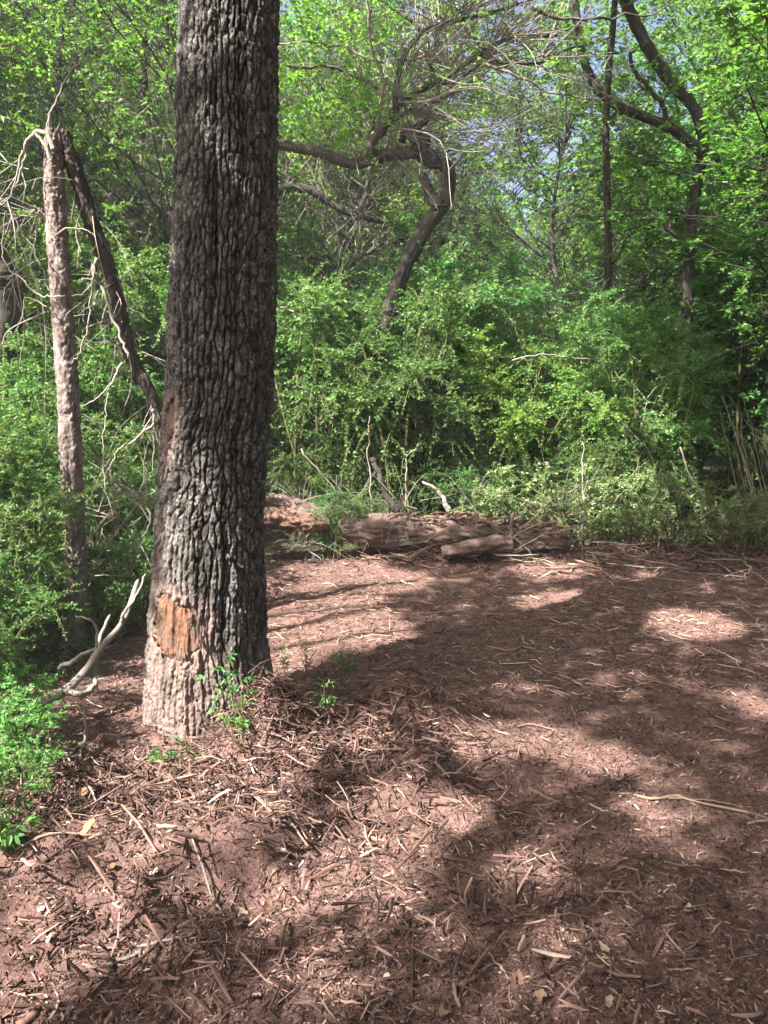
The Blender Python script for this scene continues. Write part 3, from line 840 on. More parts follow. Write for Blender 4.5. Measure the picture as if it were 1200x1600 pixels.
for k, (x, y, kd, s_, lb) in enumerate(THICKET):
    plant('shrub', kd, k, x, y, lb, 'shrub', 'shrubs of the thicket behind the log', rp.random() * 6.28, s_)
LEFT = [
    (-2.62, 4.75, 'privet', .85, 'green privet bush at the left edge, halfway up the snapped trunk'),
    (-2.66, 5.6, 'privet', .92, 'privet bush just left of the snapped trunk'),
    (-2.2, 6.6, 'privet', .85, 'sunlit privet bush between the snapped trunk and the oak'),
    (-3.05, 6.4, 'privet', 1.2, 'larger privet bush behind the others at the left edge'),
    (-2.25, 7.4, 'privet', 1.0, 'shaded privet bush deep behind the hanging dead stem'),
    (-3.3, 7.7, 'tall', .62, 'tall dark shrub behind the privets left of the snapped trunk'),
    (-2.28, 4.5, 'privet', .52, 'bright low privet at the left edge above the fallen grey branch'),
    (-1.84, 3.50, 'near', .66, 'small bright bush below the lower end of the fallen grey branch'),
    (-1.53, 3.02, 'near', .62, 'leafy bush at the left edge reaching down over the mulch'),
    (-2.05, 3.5, 'privet', .55, 'dense privet cut off by the left edge of the picture'),
    (-2.5, 5.0, 'near', .8, 'small bush at the foot of the snapped trunk'),
    (-3.0, 5.3, 'privet', 1.0, 'privet bush cut off by the left edge at mid height'),
    (-1.80, 5.75, 'near', 1.0, 'small sunlit bush touching the left edge of the oak'),
    (-2.75, 8.4, 'privet', 1.15, 'farthest privet bush seen between snapped trunk and oak'),
    (-2.2, 5.7, 'near', .95, 'small bright bush just behind the foot of the snapped trunk'),
    (-1.95, 5.35, 'near', .75, 'small bush midway between the snapped trunk and the oak'),
    (-2.45, 4.45, 'near', .85, 'bright small bush at the left edge behind the grey branch'),
    (-1.72, 6.4, 'near', 1.2, 'leafy bush touching the left side of the oak, farther back'),
    (-1.42, 2.62, 'near', .45, 'low bush at the very left edge nearest the camera'),
]
for k, (x, y, kd, s_, lb) in enumerate(LEFT):
    plant('privet_bush', kd, k, x, y, lb, 'bush', 'green bushes left of the oak', rp.random() * 6.28, s_)
LOW = [
    (1.75, 8.75, 'low', 1.3, 'pale fine-leaved bush covering the right end of the long log'),
    (2.2, 8.75, 'low', 1.6, 'pale grey-green bush just right of the long log'),
    (2.75, 8.45, 'low', .8, 'low pale bush between the log and the dark hollow'),
    (3.15, 8.5, 'low', 1.45, 'low green bush behind the raked sticks at right'),
    (3.75, 8.25, 'low', .85, 'low bush in front of the dark hollow'),
    (4.1, 8.6, 'low', 1.2, 'low dry bush near the right edge behind the pale sticks'),
    (-.55, 8.35, 'privet', .50, 'leafy sprig bush growing in the gap between the two logs'),
    (-.15, 8.5, 'privet', .42, 'thin bush leaning over the left end of the long log'),
    (4.6, 8.8, 'low', 1.3, 'low bush at the right edge below the dry canes'),
    (-1.05, 9.3, 'privet', .75, 'dark low bush behind the split log, beside the oak'),
    (.55, 9.35, 'privet', .70, 'dark low bush behind the left half of the long log'),
    (1.2, 9.3, 'privet', .62, 'dark low bush behind the middle of the long log'),
    (1.95, 9.4, 'privet', .80, 'leafy low bush behind the right end of the long log'),
    (2.7, 9.2, 'privet', .80, 'leafy bush between the pale low bush and the thicket'),
    (3.35, 9.1, 'privet', .72, 'leafy bush at the foot of the glossy shrub by the hollow'),
    (-.3, 9.4, 'privet', .75, 'low bush behind the gap between the two logs'),
]
for k, (x, y, kd, s_, lb) in enumerate(LOW):
    plant('low_bush', kd, k, x, y, lb, 'bush', 'low bushes along the log and the rakings', rp.random() * 6.28, s_)

# ------------------------------------------------------------------ snapped tree at left
snap = thing('snapped_tree', 'thin pinkish-grey snapped tree with its top broken over and hanging to the oak', 'tree')
YS = 5.2
path = spline([P(112, 1035, YS), P(116, 960, YS), P(117, 860, YS), P(112, 740, YS), P(106, 620, YS), P(97, 480, YS), P(88, 350, YS), P(84, 270, YS), P(86, 205, YS)], 420)
rad = np.interp(np.linspace(0, 1, 420), [0, .1, .5, .8, 1], [.095, .078, .072, .066, .060])
V, Q, T = tube(path, rad, 60, .08, 4, 26, ridge=.15, rk=14, rl=9)
snap_trunk = obj('trunk', Geo().add(V, Q, T).mesh('snapped_trunk', M['bark_pink'], True), snap)
# splintered end
rg = rng_of(33); g = Geo(); top = path[-1]
for k in range(12):
    a = rg.random() * 6.28; b = top + np.array([math.cos(a) * .045, math.sin(a) * .045, -.05]); ln = rg.uniform(.04, .16)
    g.add(*tube(np.array([b, b + np.array([rg.normal(0, .01), 0, ln * .6]), b + np.array([rg.normal(0, .02), 0, ln])]), np.array([.018, .012, .002]), 4))
obj('splintered_end', g.mesh('splintered_end', M['bark_grey']), snap_trunk)
hp = spline([P(98, 205, YS), P(112, 250, YS + .05), P(135, 320, YS + .1), P(162, 400, YS + .2), P(184, 465, YS + .25), P(200, 545, YS + .3), P(228, 600, YS + .32), P(248, 650, YS + .35), P(262, 740, YS + .4)], 260)
obj('hanging_top', Geo().add(*tube(hp, np.interp(np.linspace(0, 1, 260), [0, .12, .6, 1], [.036, .056, .049, .036]), 40, .17, 8, 20, ridge=.16, rk=10, rl=6)).mesh('hanging_top', M['bark_brown'], True), snap, label='broken upper stem hanging down to the right')
def branch_part(root, pts, r0, r1, mat, name='branch', n=28, sides=7, rough=.1, wig=.0, seed=0):
    pa = spline(pts, n)
    if wig: pa = pa + rng_of(seed).normal(0, wig, pa.shape)
    if seed and sides == 7:
        rgb = rng_of(seed + 900); L_ = np.linalg.norm(pa[-1] - pa[0]); k = np.cumsum(rgb.normal(0, .010 * L_, pa.shape), 0); pa = pa + k - np.linspace(0, 1, n)[:, None] * k[-1]
    return obj(name, Geo().add(*tube(pa, np.linspace(r0, r1, n) * np.where(np.arange(n) == n - 1, .35, 1.0), sides, rough, seed, 20, ridge=(.16 if sides > 9 else 0))).mesh(name, mat, True), root)
PX = lambda l, Y: [P(x, y, Y + (d[0] if d else 0)) for x, y, *d in l]
branch_part(snap, PX([(84, 235), (76, 215), (62, 205), (52, 210), (40, 222)], YS - .1), 0.0182, 0.0112, M['twig_pale'], seed=1)
branch_part(snap, PX([(80, 252), (70, 225), (56, 208)], YS - .12), 0.0126, 0.0084, M['twig_pale'], seed=2)
branch_part(snap, PX([(40, 220), (34, 255), (18, 300), (-8, 330)], YS - .1), 0.0091, 0.0035, M['twig_pale'], seed=3)
branch_part(snap, PX([(36, 235), (24, 275), (4, 310), (-20, 318)], YS - .15), 0.0077, 0.0028, M['twig_pale'], seed=4)
branch_part(snap, PX([(75, 195), (88, 165), (100, 125), (118, 105), (140, 68)], YS), 0.0098, 0.0028, M['twig_grey'], seed=5)
branch_part(snap, PX([(150, 405), (152, 430), (170, 480), (190, 530), (200, 560)], YS - .05), 0.0119, 0.0070, M['twig_pale'], seed=6)
branch_part(snap, PX([(150, 405), (145, 440), (130, 460), (112, 462)], YS - .05), 0.0077, 0.0028, M['twig_pale'], seed=7)
branch_part(snap, PX([(143, 435), (136, 500), (122, 545), (112, 570)], YS - .1), 0.0070, 0.0028, M['twig_pale'], seed=8)
branch_part(snap, PX([(192, 566), (175, 600), (150, 622), (126, 636)], YS - .1), 0.0084, 0.0028, M['twig_pale'], seed=9)
branch_part(snap, PX([(240, 640), (238, 665), (200, 685), (180, 700), (165, 740)], YS), 0.0112, 0.0035, M['twig_pale'], seed=10)
branch_part(snap, PX([(236, 672), (242, 700), (238, 740)], YS - .05), 0.0063, 0.0021, M['twig_pale'], seed=11)
branch_part(snap, PX([(168, 600), (163, 660), (165, 770)], YS - .1), 0.0056, 0.0042, M['twig_pale'], seed=12)
branch_part(snap, PX([(102, 462), (60, 455), (20, 420), (2, 390), (8, 330)], YS - .2), 0.0056, 0.0028, M['twig_pale'], seed=13)
branch_part(snap, PX([(95, 486), (70, 440), (50, 395), (22, 340)], YS - .15), 0.0063, 0.0028, M['twig_grey'], seed=14)
branch_part(snap, PX([(90, 366), (105, 358), (130, 358), (150, 370)], YS - .1), 0.0070, 0.0028, M['twig_pale'], seed=15)
branch_part(snap, PX([(76, 480), (40, 465), (30, 500), (16, 540)], YS - .1), 0.0056, 0.0021, M['twig_pale'], seed=16)
def fine_twigs(seed, starts, n, ln, r, Ymean, spreadd, mat, root, name='twigs', upb=0.0):
    rg = rng_of(seed); g = Geo()
    for k in range(n):
        s = starts[rg.integers(len(starts))] + rg.normal(0, .03, 3)
        d = unit(np.array(spreadd[rg.integers(len(spreadd))], float) + rg.normal(0, .45, 3))
        L = ln * rg.uniform(.35, 1.2); b = rg.normal(0, .22, 3) * L; b[2] += upb * L
        pa = spline([s, s + d * L * .5 + b * .6, s + d * L + b * .2 + rg.normal(0, .07, 3) * L], 9)
        rr = r * rg.uniform(.6, 1.3)
        g.add(*tube(pa, np.linspace(rr, rr * .3, 9), 4, caps=False))
        for _ in range(rg.integers(1, 5)):
            i = rg.integers(2, 8); d2 = unit(d + rg.normal(0, .8, 3)); l2 = L * rg.uniform(.12, .4)
            g.add(*tube(spline([pa[i], pa[i] + d2 * l2 * .5 + rg.normal(0, .04, 3) * l2, pa[i] + d2 * l2], 5), np.linspace(rr * .5, rr * .2, 5), 3, caps=False))
    return obj(name, g.mesh(name, mat), root, kind='stuff')
fine_twigs(51, list(hp[40:]) + [P(140, 440, YS), P(190, 540, YS)], 46, .55, .0045, YS, [(-.6, -.2, -.7), (.5, -.2, -.5), (-.8, -.1, 0), (.2, -.2, -1)], M['twig_pale'], snap)
fine_twigs(52, [P(30, 260, YS), P(10, 310, YS), P(60, 330, YS), P(20, 430, YS), P(70, 480, YS)], 46, .6, .0042, YS, [(-.6, -.1, -.7), (-.9, 0, .1), (.6, .1, -.6), (0, 0, -1)], M['twig_pale'], snap)
fine_twigs(53, [P(215, 850, YS + .3), P(220, 780, YS + .3), P(200, 890, YS + .2), P(180, 800, YS + .4)], 50, .6, .0045, YS, [(-.6, -.1, .7), (-.9, 0, .2), (-.3, .1, -.6), (0, 0, 1)], M['twig_pale'], snap)

# fallen grey branch on the left
fb = thing('fallen_branch', 'long forked grey branch lying up against the left foot of the oak', 'branch')
branch_part(fb, PX([(-10, 1165, -.3), (40, 1118, -.2), (95, 1085, -.1), (130, 1052), (160, 1010, .1), (190, 975, .2), (205, 940, .3), (216, 905, .4)], 4.1), .032, .014, M['twig_grey'], 'stem', 50, 10, .14, 0, 20)
branch_part(fb, PX([(98, 1085, -.1), (125, 1085, -.1), (142, 1075), (150, 1040, .1), (158, 1000, .2), (172, 960, .3)], 4.1), .020, .009, M['twig_grey'], seed=21)
branch_part(fb, PX([(190, 975, .2), (196, 955, .2), (212, 930, .2), (228, 896, .3)], 4.1), .012, .006, M['twig_grey'], seed=22)
branch_part(fb, PX([(95, 1045, .1), (125, 1030, .05), (152, 1015, .1)], 4.1), .014, .010, M['twig_grey'], seed=23)
branch_part(fb, PX([(150, 1015, .1), (150, 985, .05), (143, 970, 0), (118, 962, 0)], 4.1), .008, .004, M['twig_pale'], seed=24)
tw = thing('bent_twig', 'bent bare twig standing out of the mulch left of the oak', 'twig')
branch_part(tw, PX([(98, 1205, .0), (118, 1190, 0), (130, 1160, .02), (131, 1125, .05), (122, 1098, .1)], 3.55), .012, .005, M['twig_grey'], 'stem', seed=25)
tw2 = thing('bent_twig', 'short pale forked stub at the bottom edge of the left bushes', 'twig')
branch_part(tw2, PX([(95, 1195, 0), (86, 1175, 0), (78, 1152, 0)], 3.4), .010, .006, M['twig_pale'], 'stem', seed=26)

# ------------------------------------------------------------------ crooked tree
YC = 9.6
crook = thing('crooked_tree', 'crooked tree whose elbowed bare limb arches from the thicket back behind the oak', 'tree')
tp = spline(PX([(560, 800, .2), (575, 640, .15), (600, 520, .1), (622, 448), (645, 390), (672, 345), (693, 322), (700, 300), (701, 268), (690, 256), (672, 250), (655, 238), (640, 232)], YC), 130)
obj('trunk', Geo().add(*tube(tp, np.interp(np.linspace(0, 1, 130), [0, .35, .5, .62, .7, 1], [.11, .095, .085, .080, .085, .08]), 30, .22, 14, 8, ridge=.22, rk=9, rl=3)).mesh('crooked_trunk', M['bark_dark'], True), crook)
branch_part(crook, PX([(664, 214), (655, 236), (620, 240), (590, 246), (560, 256), (540, 254), (500, 238), (470, 232), (430, 224), (380, 214)], YC), .085, .05, M['bark_brown'], 'limb', 90, 16, .16, 0, 15)
branch_part(crook, PX([(686, 322), (672, 305), (665, 285), (660, 270)], YC - .05), .085, .05, M['bark_brown'], 'limb', 24, 14, .2, 0, 16)
branch_part(crook, PX([(578, 245), (582, 222), (600, 200), (612, 180), (640, 152), (700, 118), (760, 78), (800, 60), (880, 55)], YC - .1), .060, .018, M['bark_brown'], 'branch', 60, 10, .1, 0, 17)
branch_part(crook, PX([(618, 170), (618, 140), (630, 90), (655, 55), (690, 38), (760, 22), (830, 0), (860, -20)], YC - .2), .036, .014, M['bark_brown'], 'branch', 50, 9, .1, 0, 18)
branch_part(crook, PX([(628, 222), (636, 205), (665, 190), (672, 165), (685, 140), (672, 100), (668, 60)], YC + .1), .046, .018, M['bark_dark'], 'branch', 44, 9, .12, 0, 19)
branch_part(crook, PX([(655, 48), (630, 25), (600, 6), (570, -10)], YC - .2), .022, .012, M['bark_brown'], 'branch', seed=27)
branch_part(crook, PX([(600, 150), (600, 110), (585, 60), (572, -10)], YC - .4), .022, .016, M['twig_grey'], 'branch', seed=28)
branch_part(crook, PX([(690, 128), (750, 95), (830, 92), (900, 75), (960, 60)], YC - .3), .024, .008, M['bark_brown'], 'branch', seed=29)
branch_part(crook, PX([(745, 95), (800, 120), (850, 150), (905, 152), (960, 148)], YC - .3), .020, .006, M['twig_grey'], 'branch', seed=30)
branch_part(crook, PX([(830, 10), (880, 25), (940, 28), (1000, 22), (1060, 0)], YC - .4), .020, .006, M['bark_brown'], 'branch', seed=31)
branch_part(crook, PX([(600, 200), (650, 170), (720, 130), (760, 100), (830, 90)], YC - .15), .018, .008, M['bark_brown'], 'branch', seed=32)
branch_part(crook, PX([(440, 95), (480, 100), (540, 112), (590, 140)], YC - .1), .014, .024, M['bark_brown'], 'branch', seed=34)
branch_part(crook, PX([(430, 70), (500, 78), (570, 98), (600, 100)], YC - .1), .010, .016, M['twig_grey'], 'branch', seed=35)
st_ = [P(*q) for q in [(620, 150, YC - .2), (640, 100, YC - .2), (690, 40, YC - .2), (660, 180, YC), (700, 118, YC - .1), (760, 85, YC - .2), (800, 60, YC - .3), (670, 90, YC), (590, 200, YC), (640, 210, YC), (850, 90, YC - .3), (720, 20, YC - .3)]]
fine_twigs(61, st_, 260, 1.6, .0075, YC, [(.8, -.1, .35), (1, 0, -.15), (.4, -.1, .8), (-.5, 0, .8), (.9, .1, .1)], M['twig_mid'], crook, upb=.12)
fine_twigs(62, [P(*q) for q in [(560, 245, YC), (500, 235, YC), (600, 235, YC), (660, 235, YC), (700, 290, YC), (690, 260, YC)]], 60, .9, .0055, YC, [(-.3, -.1, .8), (-.8, 0, .3), (.5, 0, .6), (.2, -.1, -.8), (.7, -.1, -.2)], M['twig_grey'], crook)
# young leaves on the limb's sprouts
rg = rng_of(64); g = Geo()
p0 = np.array([P(rg.uniform(440, 620), rg.uniform(10, 230), YC + rg.uniform(-.4, .6)) for _ in range(150)] + [P(rg.uniform(400, 930), -90 + 260 * rg.random() ** 1.2, YC + rg.uniform(-.6, 1.4)) for _ in range(330)])
nn = len(p0)
leaves(g, *spray(rg, p0, unit(rg.normal(0, 1, (nn, 3))), rg.uniform(.2, .5, nn), 14, .070, .55, tint0=rg.uniform(.2, 1, nn)), False)
obj('foliage', g.mesh('crooked_foliage', M['leaf_yellow']), crook)

# second, darker limb low behind the oak
dl = thing('leaning_tree', 'dark low tree whose limb arches out behind the oak under the crooked limb', 'tree')
branch_part(dl, PX([(410, 300), (450, 292), (490, 300), (530, 325), (570, 340), (600, 348)], 10.6), .085, .025, M['bark_dark'], 'limb', 50, 12, .14, 0, 41)
branch_part(dl, PX([(528, 800, .2), (530, 560), (532, 440), (545, 415), (575, 395), (600, 380)], 10.6), .045, .02, M['bark_dark'], 'trunk', 50, 10, .14, 0, 42)
branch_part(dl, PX([(535, 440), (528, 380), (532, 320), (525, 280)], 10.6), .03, .012, M['bark_dark'], 'limb', seed=43)
fine_twigs(44, [P(*q) for q in [(450, 292, 10.6), (500, 300, 10.6), (560, 340, 10.6), (560, 400, 10.6)]], 70, .9, .006, 10.6, [(.3, 0, .9), (.6, 0, -.6), (-.5, 0, .7), (0, 0, -1)], M['twig_grey'], dl)

# ------------------------------------------------------------------ slender and forked trees at right
sl = thing('slender_tree', 'slender straight dark trunk rising right of centre through the thicket', 'tree')
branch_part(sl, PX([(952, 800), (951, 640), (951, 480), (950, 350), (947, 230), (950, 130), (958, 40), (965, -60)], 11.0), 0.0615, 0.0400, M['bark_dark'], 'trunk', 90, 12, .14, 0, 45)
branch_part(sl, PX([(950, 420), (970, 390), (985, 365), (1000, 352)], 11.0), 0.0205, 0.0096, M['bark_dark'], 'branch', seed=46)
fk = thing('forked_tree', 'dark forked tree with a thick curving limb against the bright sky at upper right', 'tree')
YF = 11.8
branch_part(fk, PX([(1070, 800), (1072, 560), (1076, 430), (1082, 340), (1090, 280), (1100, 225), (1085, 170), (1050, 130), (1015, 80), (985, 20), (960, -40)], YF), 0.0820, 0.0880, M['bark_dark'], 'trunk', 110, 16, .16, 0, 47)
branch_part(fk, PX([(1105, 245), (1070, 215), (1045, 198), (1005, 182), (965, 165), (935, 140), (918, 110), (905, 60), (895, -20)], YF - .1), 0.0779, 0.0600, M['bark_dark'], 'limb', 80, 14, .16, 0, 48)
branch_part(fk, PX([(1044, 198), (1030, 165), (1010, 140), (990, 110), (985, 80)], YF - .15), 0.0410, 0.0240, M['bark_dark'], 'branch', seed=49)
branch_part(fk, PX([(1078, 378), (1060, 372), (1045, 360), (1020, 355), (990, 354), (975, 362)], YF - .1), 0.0328, 0.0176, M['bark_dark'], 'branch', 40, 10, .15, 0, 50)
branch_part(fk, PX([(1046, 360), (1046, 340), (1038, 325)], YF - .1), 0.0230, 0.0112, M['bark_dark'], 'branch', seed=51)
branch_part(fk, PX([(1080, 384), (1110, 386), (1145, 390)], YF), 0.0213, 0.0112, M['bark_dark'], 'branch', seed=52)
branch_part(fk, PX([(1115, 235), (1130, 280), (1125, 300)], YF), 0.0410, 0.0240, M['bark_dark'], 'branch', seed=53)
rg = rng_of(65); g = Geo()
nn = 430
p0 = np.array([P(rg.uniform(840, 1260), -110 + 440 * rg.random() ** 1.3, YF + rg.uniform(-.8, 1.2)) for _ in range(nn)])
p0 = p0[[not (900 < 600 + (p[0] / p[1]) * 1200 < 1090 and 2.9 < p[2] < 5.6 and rg.random() < .8) for p in p0]]
nn = len(p0)
leaves(g, *spray(rg, p0, unit(rg.normal(0, 1, (nn, 3)) * np.array([1, 1, .5])), rg.uniform(.35, .7, nn), 18, .085, .5, tint0=rg.uniform(.2, .9, nn)), False)
obj('crown', g.mesh('forked_crown', M['leaf_tree']), fk)
dk = thing('leaning_tree', 'thick dark leaning trunk at the left edge behind the privets', 'tree')
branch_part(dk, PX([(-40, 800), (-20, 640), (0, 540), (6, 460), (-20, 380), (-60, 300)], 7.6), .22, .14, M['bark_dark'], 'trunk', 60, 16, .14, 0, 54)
db = thing('dead_tree', 'faint dark trunk standing far back between snapped tree and oak', 'tree')
branch_part(db, PX([(205, 800), (208, 560), (212, 400), (215, 300), (222, 180), (226, 40), (230, -40)], 11.6), .075, .05, M['bark_dark'], 'trunk', 60, 12, .14, 0, 55)
branch_part(db, PX([(215, 420), (235, 365), (262, 330), (300, 300)], 11.5), .07, .09, M['bark_dark'], 'limb', 30, 12, .14, 0, 56)
fine_twigs(57, [P(rg.uniform(150, 280), rg.uniform(120, 420), 10.6) for _ in range(14)], 150, .8, .006, 10.6, [(.6, 0, .5), (-.6, 0, .5), (.5, 0, -.5), (-.5, 0, -.6)], M['twig_grey'], db)

# ------------------------------------------------------------------ logs
YL = G(740, 868)[1] + .24
def logtube(pts, r, sides, rough, seed, n=90, fr=3.0, flat=1.0, ridge=.2):
    return tube(spline(pts, n), r if np.isscalar(r) else np.interp(np.linspace(0, 1, n), np.linspace(0, 1, len(r)), r), sides, rough, seed, fr, True, flat, ridge, 11, 1.6)
lg = thing('fallen_log', 'long rotting reddish log lying along the far edge of the mulch', 'log')
obj('log', Geo().add(*logtube(PX([(530, 826), (590, 828), (660, 833), (740, 836), (820, 842), (888, 850)], YL), [.12, .17, .185, .18, .175, .12], 90, .22, 71, 420, ridge=.11)).mesh('log', M['bark_log'], True), lg)
log_body = [o for o in lg.children][0]
branch_part(lg, PX([(798, 845), (800, 825), (803, 800)], YL - .2), .03, .018, M['bark_log'], 'stub', seed=72)
branch_part(lg, PX([(702, 800), (695, 782), (682, 768), (660, 752)], YL - .05), .03, .014, M['twig_pale'], 'stub', seed=73)
branch_part(lg, PX([(622, 800), (606, 770), (588, 735), (580, 715)], YL), .04, .03, M['bark_dark'], 'stub', seed=74)
rg = rng_of(75); g = Geo()
for k in range(150):                                            # curls of loose bark along the top
    t = rg.random(); p = spline(PX([(590, 806), (740, 806), (870, 826)], YL - .05), 50)[int(t * 49)] + np.array([0, rg.uniform(-.14, .1), rg.uniform(-.14, .03)])
    d = unit(np.array([1, rg.normal(0, .3), rg.normal(0, .25)])); l_ = rg.uniform(.05, .2)
    g.add(*tube(np.array([p, p + d * l_ * .5 + np.array([0, -.01, .012]), p + d * l_]), np.array([.008, .018, .003]), 5, flat=.4), a=rg.random() * .75)
obj('loose_bark', g.mesh('loose_bark', M['chips']), log_body, kind='stuff')
spl = thing('split_log', 'broken log split lengthwise into two halves just right of the oak', 'log')
obj('log_half', Geo().add(*logtube(PX([(360, 770, -.05), (420, 784, -.05), (460, 794), (500, 803), (520, 806)], YL + .05), [.10, .11, .12, .10, .05], 44, .34, 81, 160, 5, .8, .3)).mesh('upper_half', M['bark_log'], True), spl, label='weathered upper half of the split log')
obj('log_half', Geo().add(*logtube(PX([(360, 806), (420, 808), (450, 812), (490, 815), (515, 818)], YL - .1), [.13, .125, .12, .10, .05], 44, .26, 82, 160, 4, 1.0, .3)).mesh('lower_half', M['wood_rust'], True), spl, label='smooth rusty lower half of the split log')
lp_ = thing('short_log', 'short smooth pinkish log lying in front of the long log', 'log')
obj('log', Geo().add(*logtube(PX([(690, 862), (730, 856), (775, 850), (800, 850)], YL - .42), [.06, .085, .09, .07], 30, .3, 83, 140, 6)).mesh('short_log', M['bark_log'], True), lp_)

# ------------------------------------------------------------------ mulch: uncountable chips
def chips(rng, x, y, ln, wd, th, tint, lift, tilt=.28):
    n = len(x); yaw = rng.random(n) * 2 * PI; pt = rng.normal(0, tilt, n)
    d = np.stack([np.cos(yaw) * np.cos(pt), np.sin(yaw) * np.cos(pt), np.sin(pt)], -1)
    sd = unit(np.cross(d, np.array([0, 0, 1.0]))); roll = rng.normal(0, .6, n)
    up = np.cross(sd, d); sd2 = sd * np.cos(roll)[:, None] + up * np.sin(roll)[:, None]; up2 = np.cross(sd2, d)
    c = np.stack([x, y, hfun(x, y) + lift], -1)
    h = (ln * .5)[:, None]; w = (wd * .5)[:, None]; t = (th)[:, None]
    k1 = rng.uniform(.5, 1.0, (n, 1)); k2 = rng.uniform(.2, 1.0, (n, 1)); bow = (rng.normal(0, .10, (n, 1)) * h)
    v = [c - d * h + sd2 * w * k1 - up2 * bow, c - d * h * .9 - sd2 * w * k1 - up2 * bow, c - d * h * .95 + up2 * t - up2 * bow,
         c + sd2 * w + up2 * bow, c - sd2 * w + up2 * bow, c + up2 * t * 1.2 + up2 * bow,
         c + d * h * .9 + sd2 * w * k2 - up2 * bow, c + d * h - sd2 * w * k2 - up2 * bow, c + d * h * .95 + up2 * t * k2 - up2 * bow]
    V = np.stack(v, 1).reshape(-1, 3); b = np.arange(n)[:, None] * 9
    Q = np.concatenate([b + np.array(q) for q in ([0, 1, 4, 3], [1, 2, 5, 4], [2, 0, 3, 5], [3, 4, 7, 6], [4, 5, 8, 7], [5, 3, 6, 8])])
    T = np.concatenate([b + np.array([0, 2, 1]), b + np.array([6, 7, 8])])
    return V, Q, T, np.repeat(tint, 9)
rc = rng_of(1234)
def scatter(rng, N, pw=1.0):
    y = 1.5 * (9.4 / 1.5) ** (rng.random(N) ** pw); x = rng.uniform(-.62, .64, N) * y + rng.normal(0, .2, N)
    mk = (mulch_mask(x, y) > rng.random(N) * .9 + .05) & (np.hypot(x - OAK[0] + .02, y - OAK[1]) > .31)
    return x[mk], y[mk]
def drift(x, y):
    return np.clip(.12 + gauss(x, y, -.5, 3.2, 1.2, .6) + .9 * sstep(.45, .75, fbm(x * 2.2, y * 2.2, 91, 3)), .12, 1.6)
x_, y_ = scatter(rc, 22000); dn = drift(x_, y_); k = rc.random(len(x_)) < dn; x_, y_, dn = x_[k], y_[k], dn[k]; n = len(x_)
ln = np.exp(rc.normal(math.log(.023), .55, n)) * (.7 + .3 * dn) * (1 + .05 * y_)
wd = ln * rc.uniform(.06, .17, n) * (1 + .03 * y_)
V, Q, T, A = chips(rc, x_, y_, np.clip(ln, .008, .16), np.clip(wd, .002, .014), np.clip(wd * .5, .001, .006), np.clip(rc.beta(1.6, 3.0, n), 0, 1), rc.uniform(-.002, .012, n) * dn)
obj('mulch', make_mesh('mulch', V, Q, T, M['chips'], False, {'tint': A}), kind='stuff')
# the fine shreds and crumbs between them
x_, y_ = scatter(rc, 90000, 1.12); n = len(x_)
ln = np.exp(rc.normal(math.log(.0125), .6, n)) * (1 + .12 * y_); wd = ln * rc.uniform(.10, .40, n)
ln = np.clip(ln, .004, .06); wd = np.clip(wd, .0015, .007) * (1 + .05 * y_)
yaw = rc.random(n) * 2 * PI; pt = rc.normal(0, .35, n)
d = np.stack([np.cos(yaw) * np.cos(pt), np.sin(yaw) * np.cos(pt), np.sin(pt)], -1); sd = unit(np.cross(d, np.array([0, 0, 1.0]) + rc.normal(0, .4, (n, 3)))); up = np.cross(sd, d)
c = np.stack([x_, y_, hfun(x_, y_) + rc.uniform(0, .006, n)], -1); w2 = (wd * .5)[:, None]; h2 = (ln * .5)[:, None]; bw = up * (rc.normal(.1, .15, (n, 1)) * h2)
V = np.stack([c - d * h2, c + bw + sd * w2, c + bw - sd * w2, c + bw + up * w2 * 1.1, c + d * h2], 1).reshape(-1, 3); b = np.arange(n)[:, None] * 5
T = np.concatenate([b + np.array(q) for q in ([0, 1, 3], [0, 3, 2], [0, 2, 1], [4, 3, 1], [4, 2, 3], [4, 1, 2])])
obj('mulch_crumbs', make_mesh('mulch_crumbs', V, None, T, M['chips'], False, {'tint': np.repeat(np.clip(rc.beta(1.1, 1.9, n), 0, 1), 5)}), kind='stuff')
# longer shreds that lie in drifts on the bank and before the log
xs_, ys_ = scatter(rc, 15000, .55); k = (ys_ > 4.2); xs_, ys_ = xs_[k][:5200], ys_[k][:5200]; n = len(xs_)   # straw on the far half
ln = np.exp(rc.normal(math.log(.075), .5, n)); wd = rc.uniform(.004, .009, n)
V, Q, T, A = chips(rc, xs_, ys_, ln, wd, wd * .5, np.clip(rc.beta(2.4, 1.5, n), 0, 1), rc.uniform(.0, .02, n), .12)
obj('mulch_straw', make_mesh('mulch_straw', V, Q, T, M['chips'], False, {'tint': A}), kind='stuff')
cl = [(-.5, 3.2, .8, .45, 1900), (-.5, 3.5, .28, .2, 500), (-1.25, 3.0, .45, .35, 650), (-.1, 3.6, .5, .25, 700), (.75, 8.2, .8, .35, 800), (3.0, 8.0, 1.3, .4, 1200), (-.7, 2.1, .7, .35, 300), (.4, 2.2, .6, .4, 250)]
X, Y_ = [], []
for cx_, cy_, sx_, sy_, nn in cl: X.append(rc.normal(cx_, sx_ * .6, nn)); Y_.append(rc.normal(cy_, sy_ * .6, nn))
X = np.concatenate(X); Y_ = np.concatenate(Y_); k = np.hypot(X - OAK[0], Y_ - OAK[1]) > .36; X, Y_ = X[k], Y_[k]; n = len(X)
ln = np.exp(rc.normal(math.log(.085), .45, n)) * np.where(Y_ > 6, 2.2, 1); wd = rc.uniform(.004, .012, n) * np.where(Y_ > 6, 1.5, 1)
V, Q, T, A = chips(rc, X, Y_, ln, wd, wd * .4, np.clip(rc.beta(1.5, 2.6, n), 0, 1), rc.uniform(-.005, .03, n) + rc.exponential(.015, n) * (Y_ < 5), .38)
